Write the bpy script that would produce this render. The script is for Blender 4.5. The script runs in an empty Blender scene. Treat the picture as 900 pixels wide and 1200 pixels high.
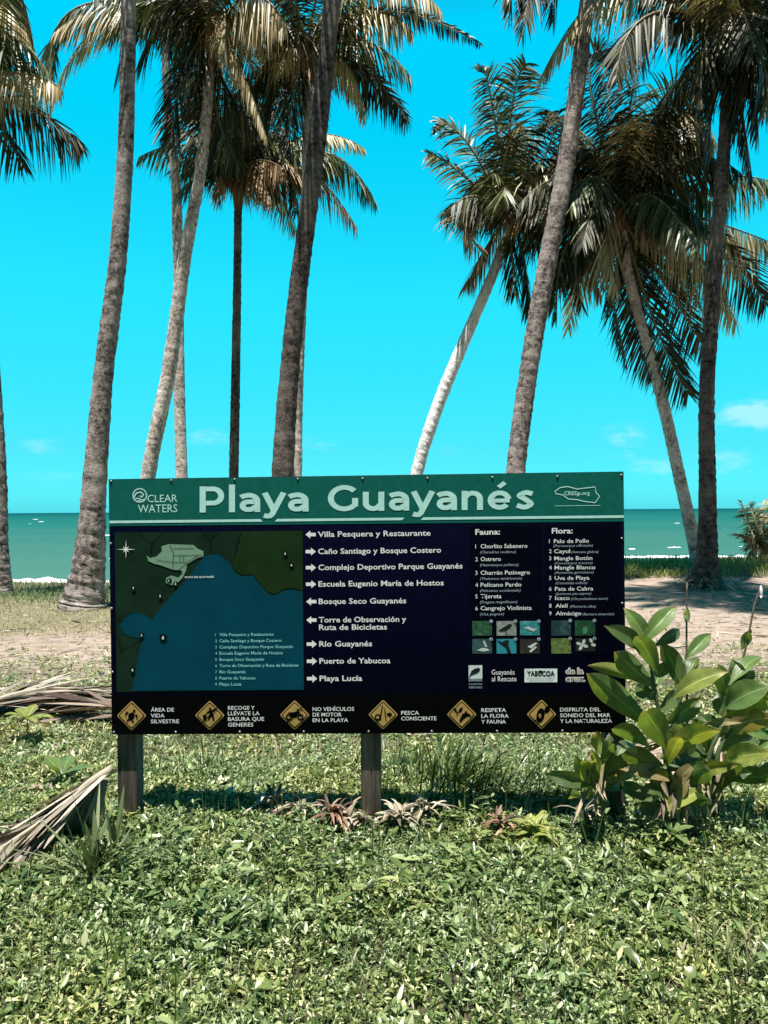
import bpy, math, random
import numpy as np
from mathutils import Vector
from mathutils.geometry import tessellate_polygon

S = bpy.context.scene
COL = S.collection
R = math.radians
RNG = np.random.default_rng(7)
random.seed(7)

# ------------------------------------------------------------------ camera, sky, sun, exposure
FPX, HY, CAMZ, ROLL = 867.0, 598.5, 1.5, R(0.38)
cam_d = bpy.data.cameras.new('camera')
cam_d.sensor_fit = 'VERTICAL'; cam_d.sensor_height = 36.0; cam_d.sensor_width = 27.0
cam_d.lens = FPX / 1200.0 * 36.0
cam_d.shift_y = -1.5 / 1200.0
cam_d.clip_start = 0.05; cam_d.clip_end = 60000
cam = bpy.data.objects.new('camera', cam_d); COL.objects.link(cam)
cam.location = (0, 0, CAMZ); cam.rotation_euler = (R(90), ROLL, 0)
S.camera = cam

SUN_EL, SUN_AZ = R(78), R(196)            # azimuth clockwise from +Y
sun_dir = Vector((math.sin(SUN_AZ) * math.cos(SUN_EL), math.cos(SUN_AZ) * math.cos(SUN_EL), math.sin(SUN_EL)))
sl = bpy.data.lights.new('sun', 'SUN'); sl.energy = 5.0; sl.angle = R(0.5); sl.color = (1.0, 0.965, 0.91)
so = bpy.data.objects.new('sun', sl); COL.objects.link(so)
so.rotation_euler = (-sun_dir).to_track_quat('-Z', 'Y').to_euler()
so.location = (0, -10, 40)

W = bpy.data.worlds.new('World'); S.world = W; W.use_nodes = True
def build_world():
    nt = W.node_tree; N = nt.nodes; Lk = nt.links
    N.clear()
    out = N.new('ShaderNodeOutputWorld'); bg = N.new('ShaderNodeBackground')
    bg.inputs['Strength'].default_value = 0.081
    sky = N.new('ShaderNodeTexSky'); sky.sky_type = 'NISHITA'; sky.sun_disc = False
    sky.sun_elevation = SUN_EL; sky.sun_rotation = SUN_AZ
    sky.air_density = 1.0; sky.dust_density = 0.3; sky.ozone_density = 1.0
    tc = N.new('ShaderNodeTexCoord'); sep = N.new('ShaderNodeSeparateXYZ')
    Lk.new(tc.outputs['Generated'], sep.inputs[0])
    def M(op, a, b=None, c=None):
        n = N.new('ShaderNodeMath'); n.operation = op
        for i, v in enumerate((a, b, c)):
            if v is None: continue
            if isinstance(v, (int, float)): n.inputs[i].default_value = v
            else: Lk.new(v, n.inputs[i])
        return n.outputs[0]
    el = M('ARCSINE', sep.outputs['Z']); az = M('ARCTAN2', sep.outputs['X'], sep.outputs['Y'])
    # colour grade of the tropical sky by elevation
    ramp = N.new('ShaderNodeValToRGB'); ramp.color_ramp.elements[0].position = 0.0
    e = ramp.color_ramp.elements
    e[0].color = SKY_TINT[0][1] + (1,)
    e[1].position = 1.0; e[1].color = SKY_TINT[-1][1] + (1,)
    for p_, c_ in SKY_TINT[1:-1]:
        a = e.new(p_); a.color = c_ + (1,)
    Lk.new(M('DIVIDE', el, math.pi / 2), ramp.inputs[0])
    mul = N.new('ShaderNodeMix'); mul.data_type = 'RGBA'; mul.blend_type = 'MULTIPLY'; mul.inputs[0].default_value = 1.0
    Lk.new(sky.outputs[0], mul.inputs[6]); Lk.new(ramp.outputs[0], mul.inputs[7])
    rear_dim = N.new('ShaderNodeMapRange'); rear_dim.interpolation_type = 'SMOOTHSTEP'; rear_dim.inputs[1].default_value = -.75; rear_dim.inputs[2].default_value = .35  # sky made dimmer behind the camera to cut fill light in shade
    rear_dim.inputs[3].default_value = .28; rear_dim.inputs[4].default_value = 1.0; Lk.new(sep.outputs['Y'], rear_dim.inputs[0])
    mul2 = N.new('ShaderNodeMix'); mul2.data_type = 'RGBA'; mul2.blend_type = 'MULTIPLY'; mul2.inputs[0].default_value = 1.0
    Lk.new(mul.outputs[2], mul2.inputs[6]); Lk.new(rear_dim.outputs[0], mul2.inputs[7]); mul = mul2
    # small fair-weather clouds low over the sea
    comb = N.new('ShaderNodeCombineXYZ'); Lk.new(M('MULTIPLY', az, 9.0), comb.inputs[0]); Lk.new(M('MULTIPLY', el, 22.0), comb.inputs[1])
    nz = N.new('ShaderNodeTexNoise'); nz.inputs['Scale'].default_value = 2.2; nz.inputs['Detail'].default_value = 7; nz.inputs['Roughness'].default_value = 0.62
    Lk.new(comb.outputs[0], nz.inputs['Vector'])
    tot = None
    for (px, py, wx, wy, s) in ((885, 488, 36, 17, 1.3), (868, 545, 45, 14, .55), (735, 515, 26, 22, .6), (775, 548, 40, 16, .42),
                                (240, 512, 40, 14, .5), (35, 522, 50, 12, .4), (380, 518, 40, 12, .45), (540, 530, 45, 14, .3), (90, 555, 60, 10, .35)):
        a0 = math.atan2(px - 450, FPX); e0 = math.atan2(HY - py, math.hypot(FPX, px - 450))
        dx = M('DIVIDE', M('SUBTRACT', az, a0), wx / FPX); dy = M('DIVIDE', M('SUBTRACT', el, e0), wy / FPX)
        g = M('MULTIPLY', M('EXPONENT', M('MULTIPLY', M('ADD', M('MULTIPLY', dx, dx), M('MULTIPLY', dy, dy)), -1.0)), s)
        tot = g if tot is None else M('ADD', tot, g)
    mr = N.new('ShaderNodeMapRange'); mr.interpolation_type = 'SMOOTHSTEP'
    mr.inputs[1].default_value = 0.15; mr.inputs[2].default_value = 1.15; mr.inputs[3].default_value = 0; mr.inputs[4].default_value = .7
    Lk.new(M('MULTIPLY', tot, M('MULTIPLY_ADD', nz.outputs[0], 5.0, -1.6)), mr.inputs[0])
    mx = N.new('ShaderNodeMix'); mx.data_type = 'RGBA'
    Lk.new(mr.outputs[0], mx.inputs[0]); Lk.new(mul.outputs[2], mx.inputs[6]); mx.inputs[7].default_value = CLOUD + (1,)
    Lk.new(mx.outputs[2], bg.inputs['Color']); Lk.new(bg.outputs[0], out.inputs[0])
SKY_TINT = [(0.0, (.09, .74, 1.15)), (.05, (.10, .79, .88)), (.108, (.08, 1.1, 1.0)), (.178, (.06, 1.5, 1.22)), (.30, (.0, 1.75, 1.5)), (.37, (.0, 1.95, 1.7)), (.46, (.10, .35, .33)), (1.0, (.10, .11, .12))]
CLOUD = (3.0, 5.4, 5.9)
build_world()
S.view_settings.view_transform = 'Standard'; S.view_settings.look = 'None'
S.view_settings.exposure = 1.12; S.view_settings.gamma = 1.0
S.cycles.max_bounces = 6; S.cycles.diffuse_bounces = 3; S.cycles.transparent_max_bounces = 4
S.cycles.use_denoising = True

# ------------------------------------------------------------------ helpers
def ray(px, py):
    dx = (px - 450) / FPX; dz = -(py - HY) / FPX
    c, s = math.cos(ROLL), math.sin(ROLL)
    return np.array([dx * c + dz * s, 1.0, -dx * s + dz * c])
def at(px, py, Y):
    r = ray(px, py) * Y; r[2] += CAMZ; return r
def hnoise(x, y, f=1.0, seed=0):
    g = np.random.default_rng(seed + 100); v = 0; amp = 1; tot = 0
    for k in range(10):
        a = g.uniform(0, 2 * math.pi); ff = f * g.uniform(.5, 2.2); ph = g.uniform(0, 6.28)
        v = v + np.sin((x * math.cos(a) + y * math.sin(a)) * ff + ph + .8 * np.sin((x * math.sin(a) - y * math.cos(a)) * ff * .7 + ph * 2)); tot += 1
    return v / tot
def sst(a, b, x):
    t = np.clip((x - a) / (b - a), 0, 1); return t * t * (3 - 2 * t)
SEA = -0.9
def terr(x, y):
    x = np.asarray(x, float); y = np.asarray(y, float)
    r = sst(0, 4, x)
    h = r * 0.24 * np.exp(-((y - 17.0) / 1.5) ** 2) - (1 - r) * 0.25 * sst(12.5, 17, y)
    d = sst(18.3, 25, y)
    h = h * (1 - d) - 2.0 * d
    h = h + 0.035 * hnoise(x, y, 1.3, 1) * sst(2, 8, y) * (1 - d) + .012 * hnoise(x, y, 6, 2)
    return h
def gnd(px, py, Y=None):                    # where the pixel's ray meets the terrain
    r = ray(px, py); t = 1.0
    for k in range(4000):
        p = r * t
        if CAMZ + p[2] <= terr(p[0], p[1]): break
        t += 0.01
    return np.array([p[0], p[1], CAMZ + p[2]])

def tag(o, label=None, cat=None, group=None, kind=None):
    if label: o['label'] = label
    if cat: o['category'] = cat
    if group: o['group'] = group
    if kind: o['kind'] = kind
    return o
def empty(name, loc, label, cat, group=None):
    o = bpy.data.objects.new(name, None); o.empty_display_size = .2; COL.objects.link(o); o.location = Vector(loc)
    return tag(o, label, cat, group)
def mesh_np(name, V, F, mat=None, parent=None, uv=None, smooth=False, org=None):
    V = np.asarray(V, float)
    if parent is not None:
        o3 = np.array(parent_org(parent))
    else:
        o3 = np.zeros(3) if org is None else np.array(org, float)
    V = V - o3
    me = bpy.data.meshes.new(name)
    if isinstance(F, np.ndarray):
        k = F.shape[1]; n = len(F)
        me.vertices.add(len(V)); me.vertices.foreach_set('co', V.astype(np.float32).ravel())
        me.loops.add(n * k); me.loops.foreach_set('vertex_index', F.astype(np.int32).ravel())
        me.polygons.add(n); me.polygons.foreach_set('loop_start', np.arange(0, n * k, k, dtype=np.int32))
        me.update(calc_edges=True)
        if uv is not None:
            l = me.uv_layers.new(name='UVMap'); l.data.foreach_set('uv', uv[F.ravel()].astype(np.float32).ravel())
    else:
        me.from_pydata([tuple(v) for v in V], [], [tuple(f) for f in F])
        if uv is not None:
            l = me.uv_layers.new(name='UVMap')
            for lp in me.loops: l.data[lp.index].uv = uv[lp.vertex_index]
    if smooth: me.polygons.foreach_set('use_smooth', np.ones(len(me.polygons), bool))
    if mat: me.materials.append(mat)
    ob = bpy.data.objects.new(name, me); COL.objects.link(ob)
    if parent is not None: ob.parent = parent
    else: ob.location = Vector(o3)
    return ob
_ORG = {}
def parent_org(p):
    o = np.zeros(3)
    while p is not None:
        o = o + np.array(p.location); p = p.parent
    return o
def nrm(a): return a / np.maximum(np.linalg.norm(a, axis=-1, keepdims=True), 1e-9)

class Acc:
    """collects vertices, quads and uvs for one mesh"""
    def __init__(s): s.V = []; s.F = []; s.U = []; s.n = 0
    def add(s, V, F, U=None):
        s.V.append(V); s.F.append(F + s.n); s.U.append(U if U is not None else np.zeros((len(V), 2))); s.n += len(V); return s
    def build(s, name, mat, parent=None, smooth=False, org=None):
        return mesh_np(name, np.concatenate(s.V), np.concatenate(s.F), mat, parent, np.concatenate(s.U), smooth, org)

def blades(P, D, Sd, L, Wd, ts, ws, droop=0.0, fold=0.0, cols=2, bow=0.0, wave=0.0):
    """n leaves at once: P base, D direction, Sd side, L length, Wd full width; grid of len(ts) x cols vertices"""
    P = np.atleast_2d(P); D = np.atleast_2d(D); n = max(len(P), len(D)); P = P + np.zeros((n, 3))
    D = nrm(np.atleast_2d(D) + np.zeros((n, 3))); Sd = np.atleast_2d(Sd) + np.zeros((n, 3))
    Sd = nrm(Sd - D * (Sd * D).sum(1, keepdims=True)); Nn = np.cross(Sd, D)
    Nn = Nn * np.where(Nn[:, 2:3] < 0, -1, 1)
    L = np.broadcast_to(np.asarray(L, float), (n,)); Wd = np.broadcast_to(np.asarray(Wd, float), (n,))
    droop = np.broadcast_to(np.asarray(droop, float), (n,)); bow = np.broadcast_to(np.asarray(bow, float), (n,))
    cs = np.linspace(-1, 1, cols); out = np.zeros((n, len(ts), cols, 3)); uv = np.zeros((n, len(ts), cols, 2))
    for i, (t, w) in enumerate(zip(ts, ws)):
        c0 = P + D * (L * t)[:, None] + Nn * (bow * L * 4 * t * (1 - t))[:, None]
        c0[:, 2] -= droop * L * t * t
        for j, c in enumerate(cs):
            off = Sd * (c * Wd * .5 * w)[:, None] + Nn * (abs(c) * fold * Wd * .5 * w)[:, None]
            if wave: off = off + Nn * (abs(c) * wave * Wd * np.sin(t * 14 + c * 2 + P[:, 0] * 9))[:, None]
            out[:, i, j] = c0 + off; uv[:, i, j] = (c * .5 + .5, t)
    R_, C_ = len(ts), cols
    base = np.array([[i * C_ + j, i * C_ + j + 1, (i + 1) * C_ + j + 1, (i + 1) * C_ + j] for i in range(R_ - 1) for j in range(C_ - 1)])
    F = (base[None] + (np.arange(n) * R_ * C_)[:, None, None]).reshape(-1, 4)
    return out.reshape(-1, 3), F, uv.reshape(-1, 2)

def catmull(pts, n):
    pts = np.asarray(pts, float); k = len(pts)
    ext = np.vstack([2 * pts[0] - pts[1], pts, 2 * pts[-1] - pts[-2]])
    out = []
    for u in np.linspace(0, k - 1, n):
        i = min(int(u), k - 2); t = u - i; p0, p1, p2, p3 = ext[i:i + 4]
        out.append(.5 * ((2 * p1) + (p2 - p0) * t + (2 * p0 - 5 * p1 + 4 * p2 - p3) * t * t + (3 * p1 - p0 - 3 * p2 + p3) * t ** 3))
    return np.array(out)
def tube(C, rad, sides=8, jit=None, cap=True):
    C = np.asarray(C, float); n = len(C); rad = np.broadcast_to(np.asarray(rad, float), (n,))
    T = nrm(np.gradient(C, axis=0))
    up = np.array([0.0, 1, 0]) if abs(T[0][1]) < .9 else np.array([1.0, 0, 0])
    V = np.zeros((n, sides, 3)); U = np.zeros((n, sides, 2))
    a = np.linspace(0, 2 * math.pi, sides, endpoint=False)
    ln = np.concatenate([[0], np.cumsum(np.linalg.norm(np.diff(C, axis=0), axis=1))])
    for i in range(n):
        s = nrm(np.cross(T[i], up)); b = np.cross(s, T[i]); up = b if False else up
        rr = rad[i] * (np.ones(sides) if jit is None else jit[i])
        V[i] = C[i] + np.outer(np.cos(a) * rr, s) + np.outer(np.sin(a) * rr, b)
        U[i, :, 0] = np.abs(np.linspace(-1, 1, sides)); U[i, :, 1] = ln[i]
    F = np.array([[i * sides + j, i * sides + (j + 1) % sides, (i + 1) * sides + (j + 1) % sides, (i + 1) * sides + j] for i in range(n - 1) for j in range(sides)])
    V = V.reshape(-1, 3); U = U.reshape(-1, 2)
    if cap:   # close the ends with degenerate-free quads onto a centre ring
        for i0 in (0, (n - 1) * sides):
            c = V[i0:i0 + sides].mean(0); k = len(V); V = np.vstack([V, c]); U = np.vstack([U, U[i0]])
            F = np.vstack([F, np.array([[i0 + j, i0 + (j + 1) % sides, i0 + (j + 2) % sides, k] for j in range(0, sides - 1, 2)])])
    return V, F, U
def box_vf(c, ax, ay, az):
    c, ax, ay, az = map(lambda q: np.asarray(q, float), (c, ax, ay, az))
    V = np.array([c + sx * ax + sy * ay + sz * az for sx in (-1, 1) for sy in (-1, 1) for sz in (-1, 1)])
    F = np.array([[0, 1, 3, 2], [4, 6, 7, 5], [0, 4, 5, 1], [2, 3, 7, 6], [0, 2, 6, 4], [1, 5, 7, 3]])
    return V, F
def bevel(ob, w, seg=2):
    m = ob.modifiers.new('bevel', 'BEVEL'); m.width = w; m.segments = seg; m.limit_method = 'ANGLE'

# ------------------------------------------------------------------ materials
def mat(name):
    m = bpy.data.materials.new(name); m.use_nodes = True
    nt = m.node_tree; b = nt.nodes['Principled BSDF']
    return m, nt, b
def nd(nt, t, **kw):
    n = nt.nodes.new(t)
    for k, v in kw.items():
        if isinstance(k, str) and hasattr(n, k): setattr(n, k, v)
        else: n.inputs[k].default_value = v
    return n
def ramp(nt, src, stops):
    r = nt.nodes.new('ShaderNodeValToRGB'); e = r.color_ramp.elements
    e[0].position, e[0].color = stops[0][0], stops[0][1] + (1,)
    e[1].position, e[1].color = stops[-1][0], stops[-1][1] + (1,)
    for p, c in stops[1:-1]:
        q = e.new(p); q.color = c + (1,)
    nt.links.new(src, r.inputs[0]); return r.outputs[0]
def noise(nt, scale, detail=4, rough=.55, vec=None, mapscale=None):
    n = nt.nodes.new('ShaderNodeTexNoise'); n.inputs['Scale'].default_value = scale; n.inputs['Detail'].default_value = detail; n.inputs['Roughness'].default_value = rough
    tc = nt.nodes.new('ShaderNodeTexCoord') if vec is None else None
    v = tc.outputs['Object'] if vec is None else vec
    if mapscale:
        mp = nt.nodes.new('ShaderNodeMapping'); mp.inputs['Scale'].default_value = mapscale; nt.links.new(v, mp.inputs[0]); v = mp.outputs[0]
    nt.links.new(v, n.inputs['Vector']); return n.outputs[0]
def mixc(nt, f, a, b, mode='MIX'):
    m = nt.nodes.new('ShaderNodeMix'); m.data_type = 'RGBA'; m.blend_type = mode
    for i, v in ((0, f), (6, a), (7, b)):
        if isinstance(v, (int, float)): m.inputs[i].default_value = v
        elif isinstance(v, tuple): m.inputs[i].default_value = v + (1,)
        else: nt.links.new(v, m.inputs[i])
    return m.outputs[2]
def bump(nt, b, h, strength, dist):
    n = nt.nodes.new('ShaderNodeBump'); n.inputs['Strength'].default_value = strength; n.inputs['Distance'].default_value = dist
    nt.links.new(h, n.inputs['Height']); nt.links.new(n.outputs[0], b.inputs['Normal'])
def plain(name, c, rough=.5, var=.12, spec=.3, scale=30):
    m, nt, b = mat(name)
    f = noise(nt, scale, 5)
    lo = tuple(x * (1 - var) for x in c); hi = tuple(min(1, x * (1 + var)) for x in c)
    nt.links.new(ramp(nt, f, [(.3, lo), (.7, hi)]), b.inputs['Base Color'])
    b.inputs['Roughness'].default_value = rough; b.inputs['Specular IOR Level'].default_value = spec
    return m
def leafy(name, cols, rough=.42, spec=.45, trans=.22, by_object=False, patch=None):
    m, nt, b = mat(name)
    if by_object:
        oi = nt.nodes.new('ShaderNodeObjectInfo'); src = oi.outputs['Random']
    else:
        g = nt.nodes.new('ShaderNodeNewGeometry'); src = g.outputs['Random Per Island']
    k = len(cols)
    c = ramp(nt, src, [(i / (k - 1), q) for i, q in enumerate(cols)])
    if patch:                                  # patches of another species tone across the ground
        c = mixc(nt, ramp(nt, noise(nt, 1.7, 4, .6), [(.42, (0, 0, 0)), (.62, (.8, .8, .8))]), c, mixc(nt, 1.0, c, patch, 'MULTIPLY'))
    nt.links.new(c, b.inputs['Base Color']); b.inputs['Roughness'].default_value = rough; b.inputs['Specular IOR Level'].default_value = spec
    if trans:
        t = nt.nodes.new('ShaderNodeBsdfTranslucent'); mx = nt.nodes.new('ShaderNodeMixShader'); mx.inputs[0].default_value = trans
        nt.links.new(mixc(nt, 1.0, c, (1.0, 1.1, .5), 'MULTIPLY'), t.inputs[0])
        o = nt.nodes['Material Output']
        nt.links.new(b.outputs[0], mx.inputs[1]); nt.links.new(t.outputs[0], mx.inputs[2]); nt.links.new(mx.outputs[0], o.inputs[0])
    return m
def trunk_mat(name, lo, hi, patch, ring=24):
    m, nt, b = mat(name)
    uvn = nt.nodes.new('ShaderNodeUVMap')
    tc = nt.nodes.new('ShaderNodeTexCoord')
    n1 = noise(nt, 11, 9, .8)
    n2 = noise(nt, 1.0, 6, .7, uvn.outputs[0], (5.0, ring * .55, 1))
    n3 = noise(nt, 1.3, 4, .6)
    c = ramp(nt, n1, [(.40, lo), (.5, tuple(a * .45 + q * .55 for a, q in zip(lo, hi))), (.60, hi)])
    r2 = ramp(nt, n2, [(.38, (.25, .25, .25)), (.5, (1, 1, 1))])
    c = mixc(nt, .8, c, r2, 'MULTIPLY')
    r3 = ramp(nt, n3, [(.48, (0, 0, 0)), (.62, (1, 1, 1))])
    c = mixc(nt, r3, c, mixc(nt, .55, c, patch))
    nt.links.new(c, b.inputs['Base Color']); b.inputs['Roughness'].default_value = .9; b.inputs['Specular IOR Level'].default_value = .12
    mth = nt.nodes.new('ShaderNodeMath'); mth.operation = 'ADD'; nt.links.new(n2, mth.inputs[0]); nt.links.new(n1, mth.inputs[1])
    bump(nt, b, mth.outputs[0], .9, .035)
    return m
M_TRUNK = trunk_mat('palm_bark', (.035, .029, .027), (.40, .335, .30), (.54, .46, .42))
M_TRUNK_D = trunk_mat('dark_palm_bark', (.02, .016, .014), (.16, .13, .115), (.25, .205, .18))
M_TRUNK_W = trunk_mat('white_palm_bark', (.7, .64, .6), (.92, .88, .86), (.94, .9, .88), 10)
M_TRUNK_P = trunk_mat('pale_palm_bark', (.22, .18, .155), (.80, .68, .60), (.85, .74, .66), 16)
M_STEM = plain('frond_stem', (.17, .14, .07), .5, .3)
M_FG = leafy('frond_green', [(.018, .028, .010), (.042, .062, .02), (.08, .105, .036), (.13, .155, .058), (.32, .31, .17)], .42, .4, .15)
M_FD = leafy('frond_dark', [(.007, .008, .004), (.018, .02, .008), (.035, .036, .013), (.055, .06, .022), (.13, .13, .06)], .5, .3, .06)  # crown shade and random pale highlights are put into these leaflet colours
M_FP = leafy('frond_straw_sunlit', [(.25, .19, .08), (.52, .41, .22), (.68, .56, .36), (.40, .28, .14)], .45, .45, .22)  # dry straw tone that also paints sunlit leaflets pale
M_FB = leafy('frond_brown', [(.08, .045, .022), (.2, .11, .05), (.34, .2, .10), (.44, .31, .18)], .6, .3, .12)
FM = {'g': M_FG, 'd': M_FD, 'p': M_FP, 'b': M_FB}
M_COVER = leafy('low_leaves', [(.028, .052, .017), (.078, .132, .042), (.14, .21, .075), (.205, .29, .115), (.32, .39, .195), (.56, .58, .40)], .36, .4, .28, patch=(1.25, 1.0, .75))  # palest stop paints sun highlights onto random leaves
M_WEED = leafy('weed_leaves', [(.035, .06, .02), (.085, .135, .045), (.155, .22, .08), (.30, .37, .18)], .32, .5, .28, patch=(1.2, 1.05, .8))
M_DRYG = leafy('dry_grass_blades', [(.09, .10, .035), (.19, .18, .08), (.32, .28, .15), (.4, .35, .22)], .5, .3, .2)
M_GRASS = leafy('grass_blades', [(.03, .055, .022), (.075, .12, .045), (.14, .185, .075), (.25, .28, .14)], .42, .4, .25)
M_STRAW = leafy('straw_leaves', [(.10, .08, .055), (.25, .2, .14), (.42, .36, .27), (.5, .44, .34)], .55, .3, .1)
M_DEAD = leafy('dead_leaves', [(.05, .028, .018), (.13, .07, .045), (.23, .135, .085), (.36, .25, .16)], .6, .3, .05)
M_TWIG = plain('twig', (.12, .09, .06), .8, .4)

def canna_mat(name, c1, c2, edge=None, rough=.34):
    m, nt, b = mat(name)
    uvn = nt.nodes.new('ShaderNodeUVMap'); sp = nt.nodes.new('ShaderNodeSeparateXYZ'); nt.links.new(uvn.outputs[0], sp.inputs[0])
    oi = nt.nodes.new('ShaderNodeObjectInfo')
    c = mixc(nt, oi.outputs['Random'], c1, c2)
    c = mixc(nt, ramp(nt, noise(nt, 14, 5), [(.42, (0, 0, 0)), (.75, (.55, .55, .55))]), c, tuple(min(1, x * 1.8) for x in c2))
    # side veins and midrib from the leaf's own coordinates
    a = nt.nodes.new('ShaderNodeMath'); a.operation = 'SUBTRACT'; nt.links.new(sp.outputs[0], a.inputs[0]); a.inputs[1].default_value = .5
    ab = nt.nodes.new('ShaderNodeMath'); ab.operation = 'ABSOLUTE'; nt.links.new(a.outputs[0], ab.inputs[0])
    mp = nt.nodes.new('ShaderNodeMapRange'); nt.links.new(ab.outputs[0], mp.inputs[0]); mp.inputs[1].default_value = .012; mp.inputs[2].default_value = .035; mp.inputs[3].default_value = .6; mp.inputs[4].default_value = 0
    v1 = nt.nodes.new('ShaderNodeMath'); v1.operation = 'MULTIPLY_ADD'; nt.links.new(ab.outputs[0], v1.inputs[0]); v1.inputs[1].default_value = -60; 
    v2 = nt.nodes.new('ShaderNodeMath'); v2.operation = 'MULTIPLY'; nt.links.new(sp.outputs[1], v2.inputs[0]); v2.inputs[1].default_value = 130
    nt.links.new(v2.outputs[0], v1.inputs[2])
    sn = nt.nodes.new('ShaderNodeMath'); sn.operation = 'SINE'; nt.links.new(v1.outputs[0], sn.inputs[0])
    c = mixc(nt, mp.outputs[0], c, tuple(min(1, x * 2.2 + .03) for x in c2))
    if edge:
        er = nt.nodes.new('ShaderNodeMapRange'); nt.links.new(sp.outputs[1], er.inputs[0]); er.inputs[1].default_value = .8; er.inputs[2].default_value = 1.0; er.inputs[3].default_value = 0; er.inputs[4].default_value = .9
        c = mixc(nt, er.outputs[0], c, edge)
    nt.links.new(c, b.inputs['Base Color']); b.inputs['Roughness'].default_value = rough; b.inputs['Specular IOR Level'].default_value = .5
    bump(nt, b, sn.outputs[0], .25, .004)
    t = nt.nodes.new('ShaderNodeBsdfTranslucent'); mx = nt.nodes.new('ShaderNodeMixShader'); mx.inputs[0].default_value = .34
    nt.links.new(mixc(nt, 1.0, c, (1.5, 1.5, .5), 'MULTIPLY'), t.inputs[0])
    nt.links.new(b.outputs[0], mx.inputs[1]); nt.links.new(t.outputs[0], mx.inputs[2]); nt.links.new(mx.outputs[0], nt.nodes['Material Output'].inputs[0])
    return m
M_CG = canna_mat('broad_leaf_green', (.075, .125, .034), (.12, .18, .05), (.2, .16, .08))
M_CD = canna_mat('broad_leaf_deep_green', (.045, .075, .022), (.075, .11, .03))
M_CY = canna_mat('broad_leaf_yellowing', (.16, .19, .045), (.24, .26, .06), (.35, .25, .1))
M_CO = canna_mat('broad_leaf_withering', (.16, .13, .06), (.22, .18, .08), (.25, .13, .06))

# ------------------------------------------------------------------ ground, sea
def ground_mat():
    m, nt, b = mat('sand_and_soil')
    tc = nt.nodes.new('ShaderNodeTexCoord'); sp = nt.nodes.new('ShaderNodeSeparateXYZ'); nt.links.new(tc.outputs['Object'], sp.inputs[0])
    n1 = noise(nt, .55, 6, .6); n2 = noise(nt, 18, 6, .7); n3 = noise(nt, 3.0, 6, .65, None, (1, 2.4, 1))
    def mm(op, a, c):
        n = nt.nodes.new('ShaderNodeMath'); n.operation = op
        for i, v in enumerate((a, c)):
            if isinstance(v, (int, float)): n.inputs[i].default_value = v
            else: nt.links.new(v, n.inputs[i])
        return n.outputs[0]
    def mr(src, a, c, lo=0, hi=1):
        n = nt.nodes.new('ShaderNodeMapRange'); n.interpolation_type = 'SMOOTHSTEP'
        nt.links.new(src, n.inputs[0]); n.inputs[1].default_value = a; n.inputs[2].default_value = c; n.inputs[3].default_value = lo; n.inputs[4].default_value = hi
        return n.outputs[0]
    y = mm('ADD', sp.outputs[1], mm('MULTIPLY', mm('SUBTRACT', n1, .5), 3.0))
    sand = mr(y, 6.1, 7.8)
    soil = ramp(nt, n2, [(.3, (.03, .026, .017)), (.5, (.075, .065, .038)), (.75, (.17, .145, .09))])
    sandc = ramp(nt, n2, [(.25, (.24, .185, .15)), (.5, (.35, .275, .23)), (.8, (.44, .36, .305))])
    litter = ramp(nt, n3, [(.46, (0, 0, 0)), (.62, (.85, .85, .85))])
    sandc = mixc(nt, litter, sandc, (.2, .15, .10))
    thatch = mm('MULTIPLY', mr(y, 8.6, 10.0), mr(sp.outputs[0], .5, -2.0)); sandc = mixc(nt, mm('MULTIPLY', thatch, .75), sandc, ramp(nt, n2, [(.3, (.085, .085, .04)), (.7, (.26, .23, .13))]))
    wet = mr(sp.outputs[1], 21.0, 23.0)
    sandc = mixc(nt, wet, sandc, (.25, .2, .15))
    nt.links.new(mixc(nt, sand, soil, sandc), b.inputs['Base Color'])
    b.inputs['Roughness'].default_value = .95; b.inputs['Specular IOR Level'].default_value = .1
    bump(nt, b, mm('ADD', n2, n3), .8, .05)
    return m
def axis(a, b, fine0, fine1, step, grow=1.25):
    v = list(np.arange(fine0, fine1 + 1e-6, step)); s = step
    while v[-1] < b: s *= grow; v.append(min(b, v[-1] + s))
    s = step
    while v[0] > a: s *= grow; v.insert(0, max(a, v[0] - s))
    return np.array(v)
def sheet(name, xs, ys, zf, m, smooth=True):
    X, Y = np.meshgrid(xs, ys); Z = zf(X, Y)
    V = np.stack([X, Y, Z], -1).reshape(-1, 3); nx = len(xs); ny = len(ys)
    i = np.arange(ny - 1)[:, None] * nx + np.arange(nx - 1)[None]
    F = np.stack([i, i + 1, i + nx + 1, i + nx], -1).reshape(-1, 4)
    return mesh_np(name, V, F, m, smooth=smooth)
gr = sheet('ground', axis(-600, 600, -14, 14, .12), axis(-600, 60, -2, 26, .12), terr, ground_mat()); tag(gr, kind='structure')

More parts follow.
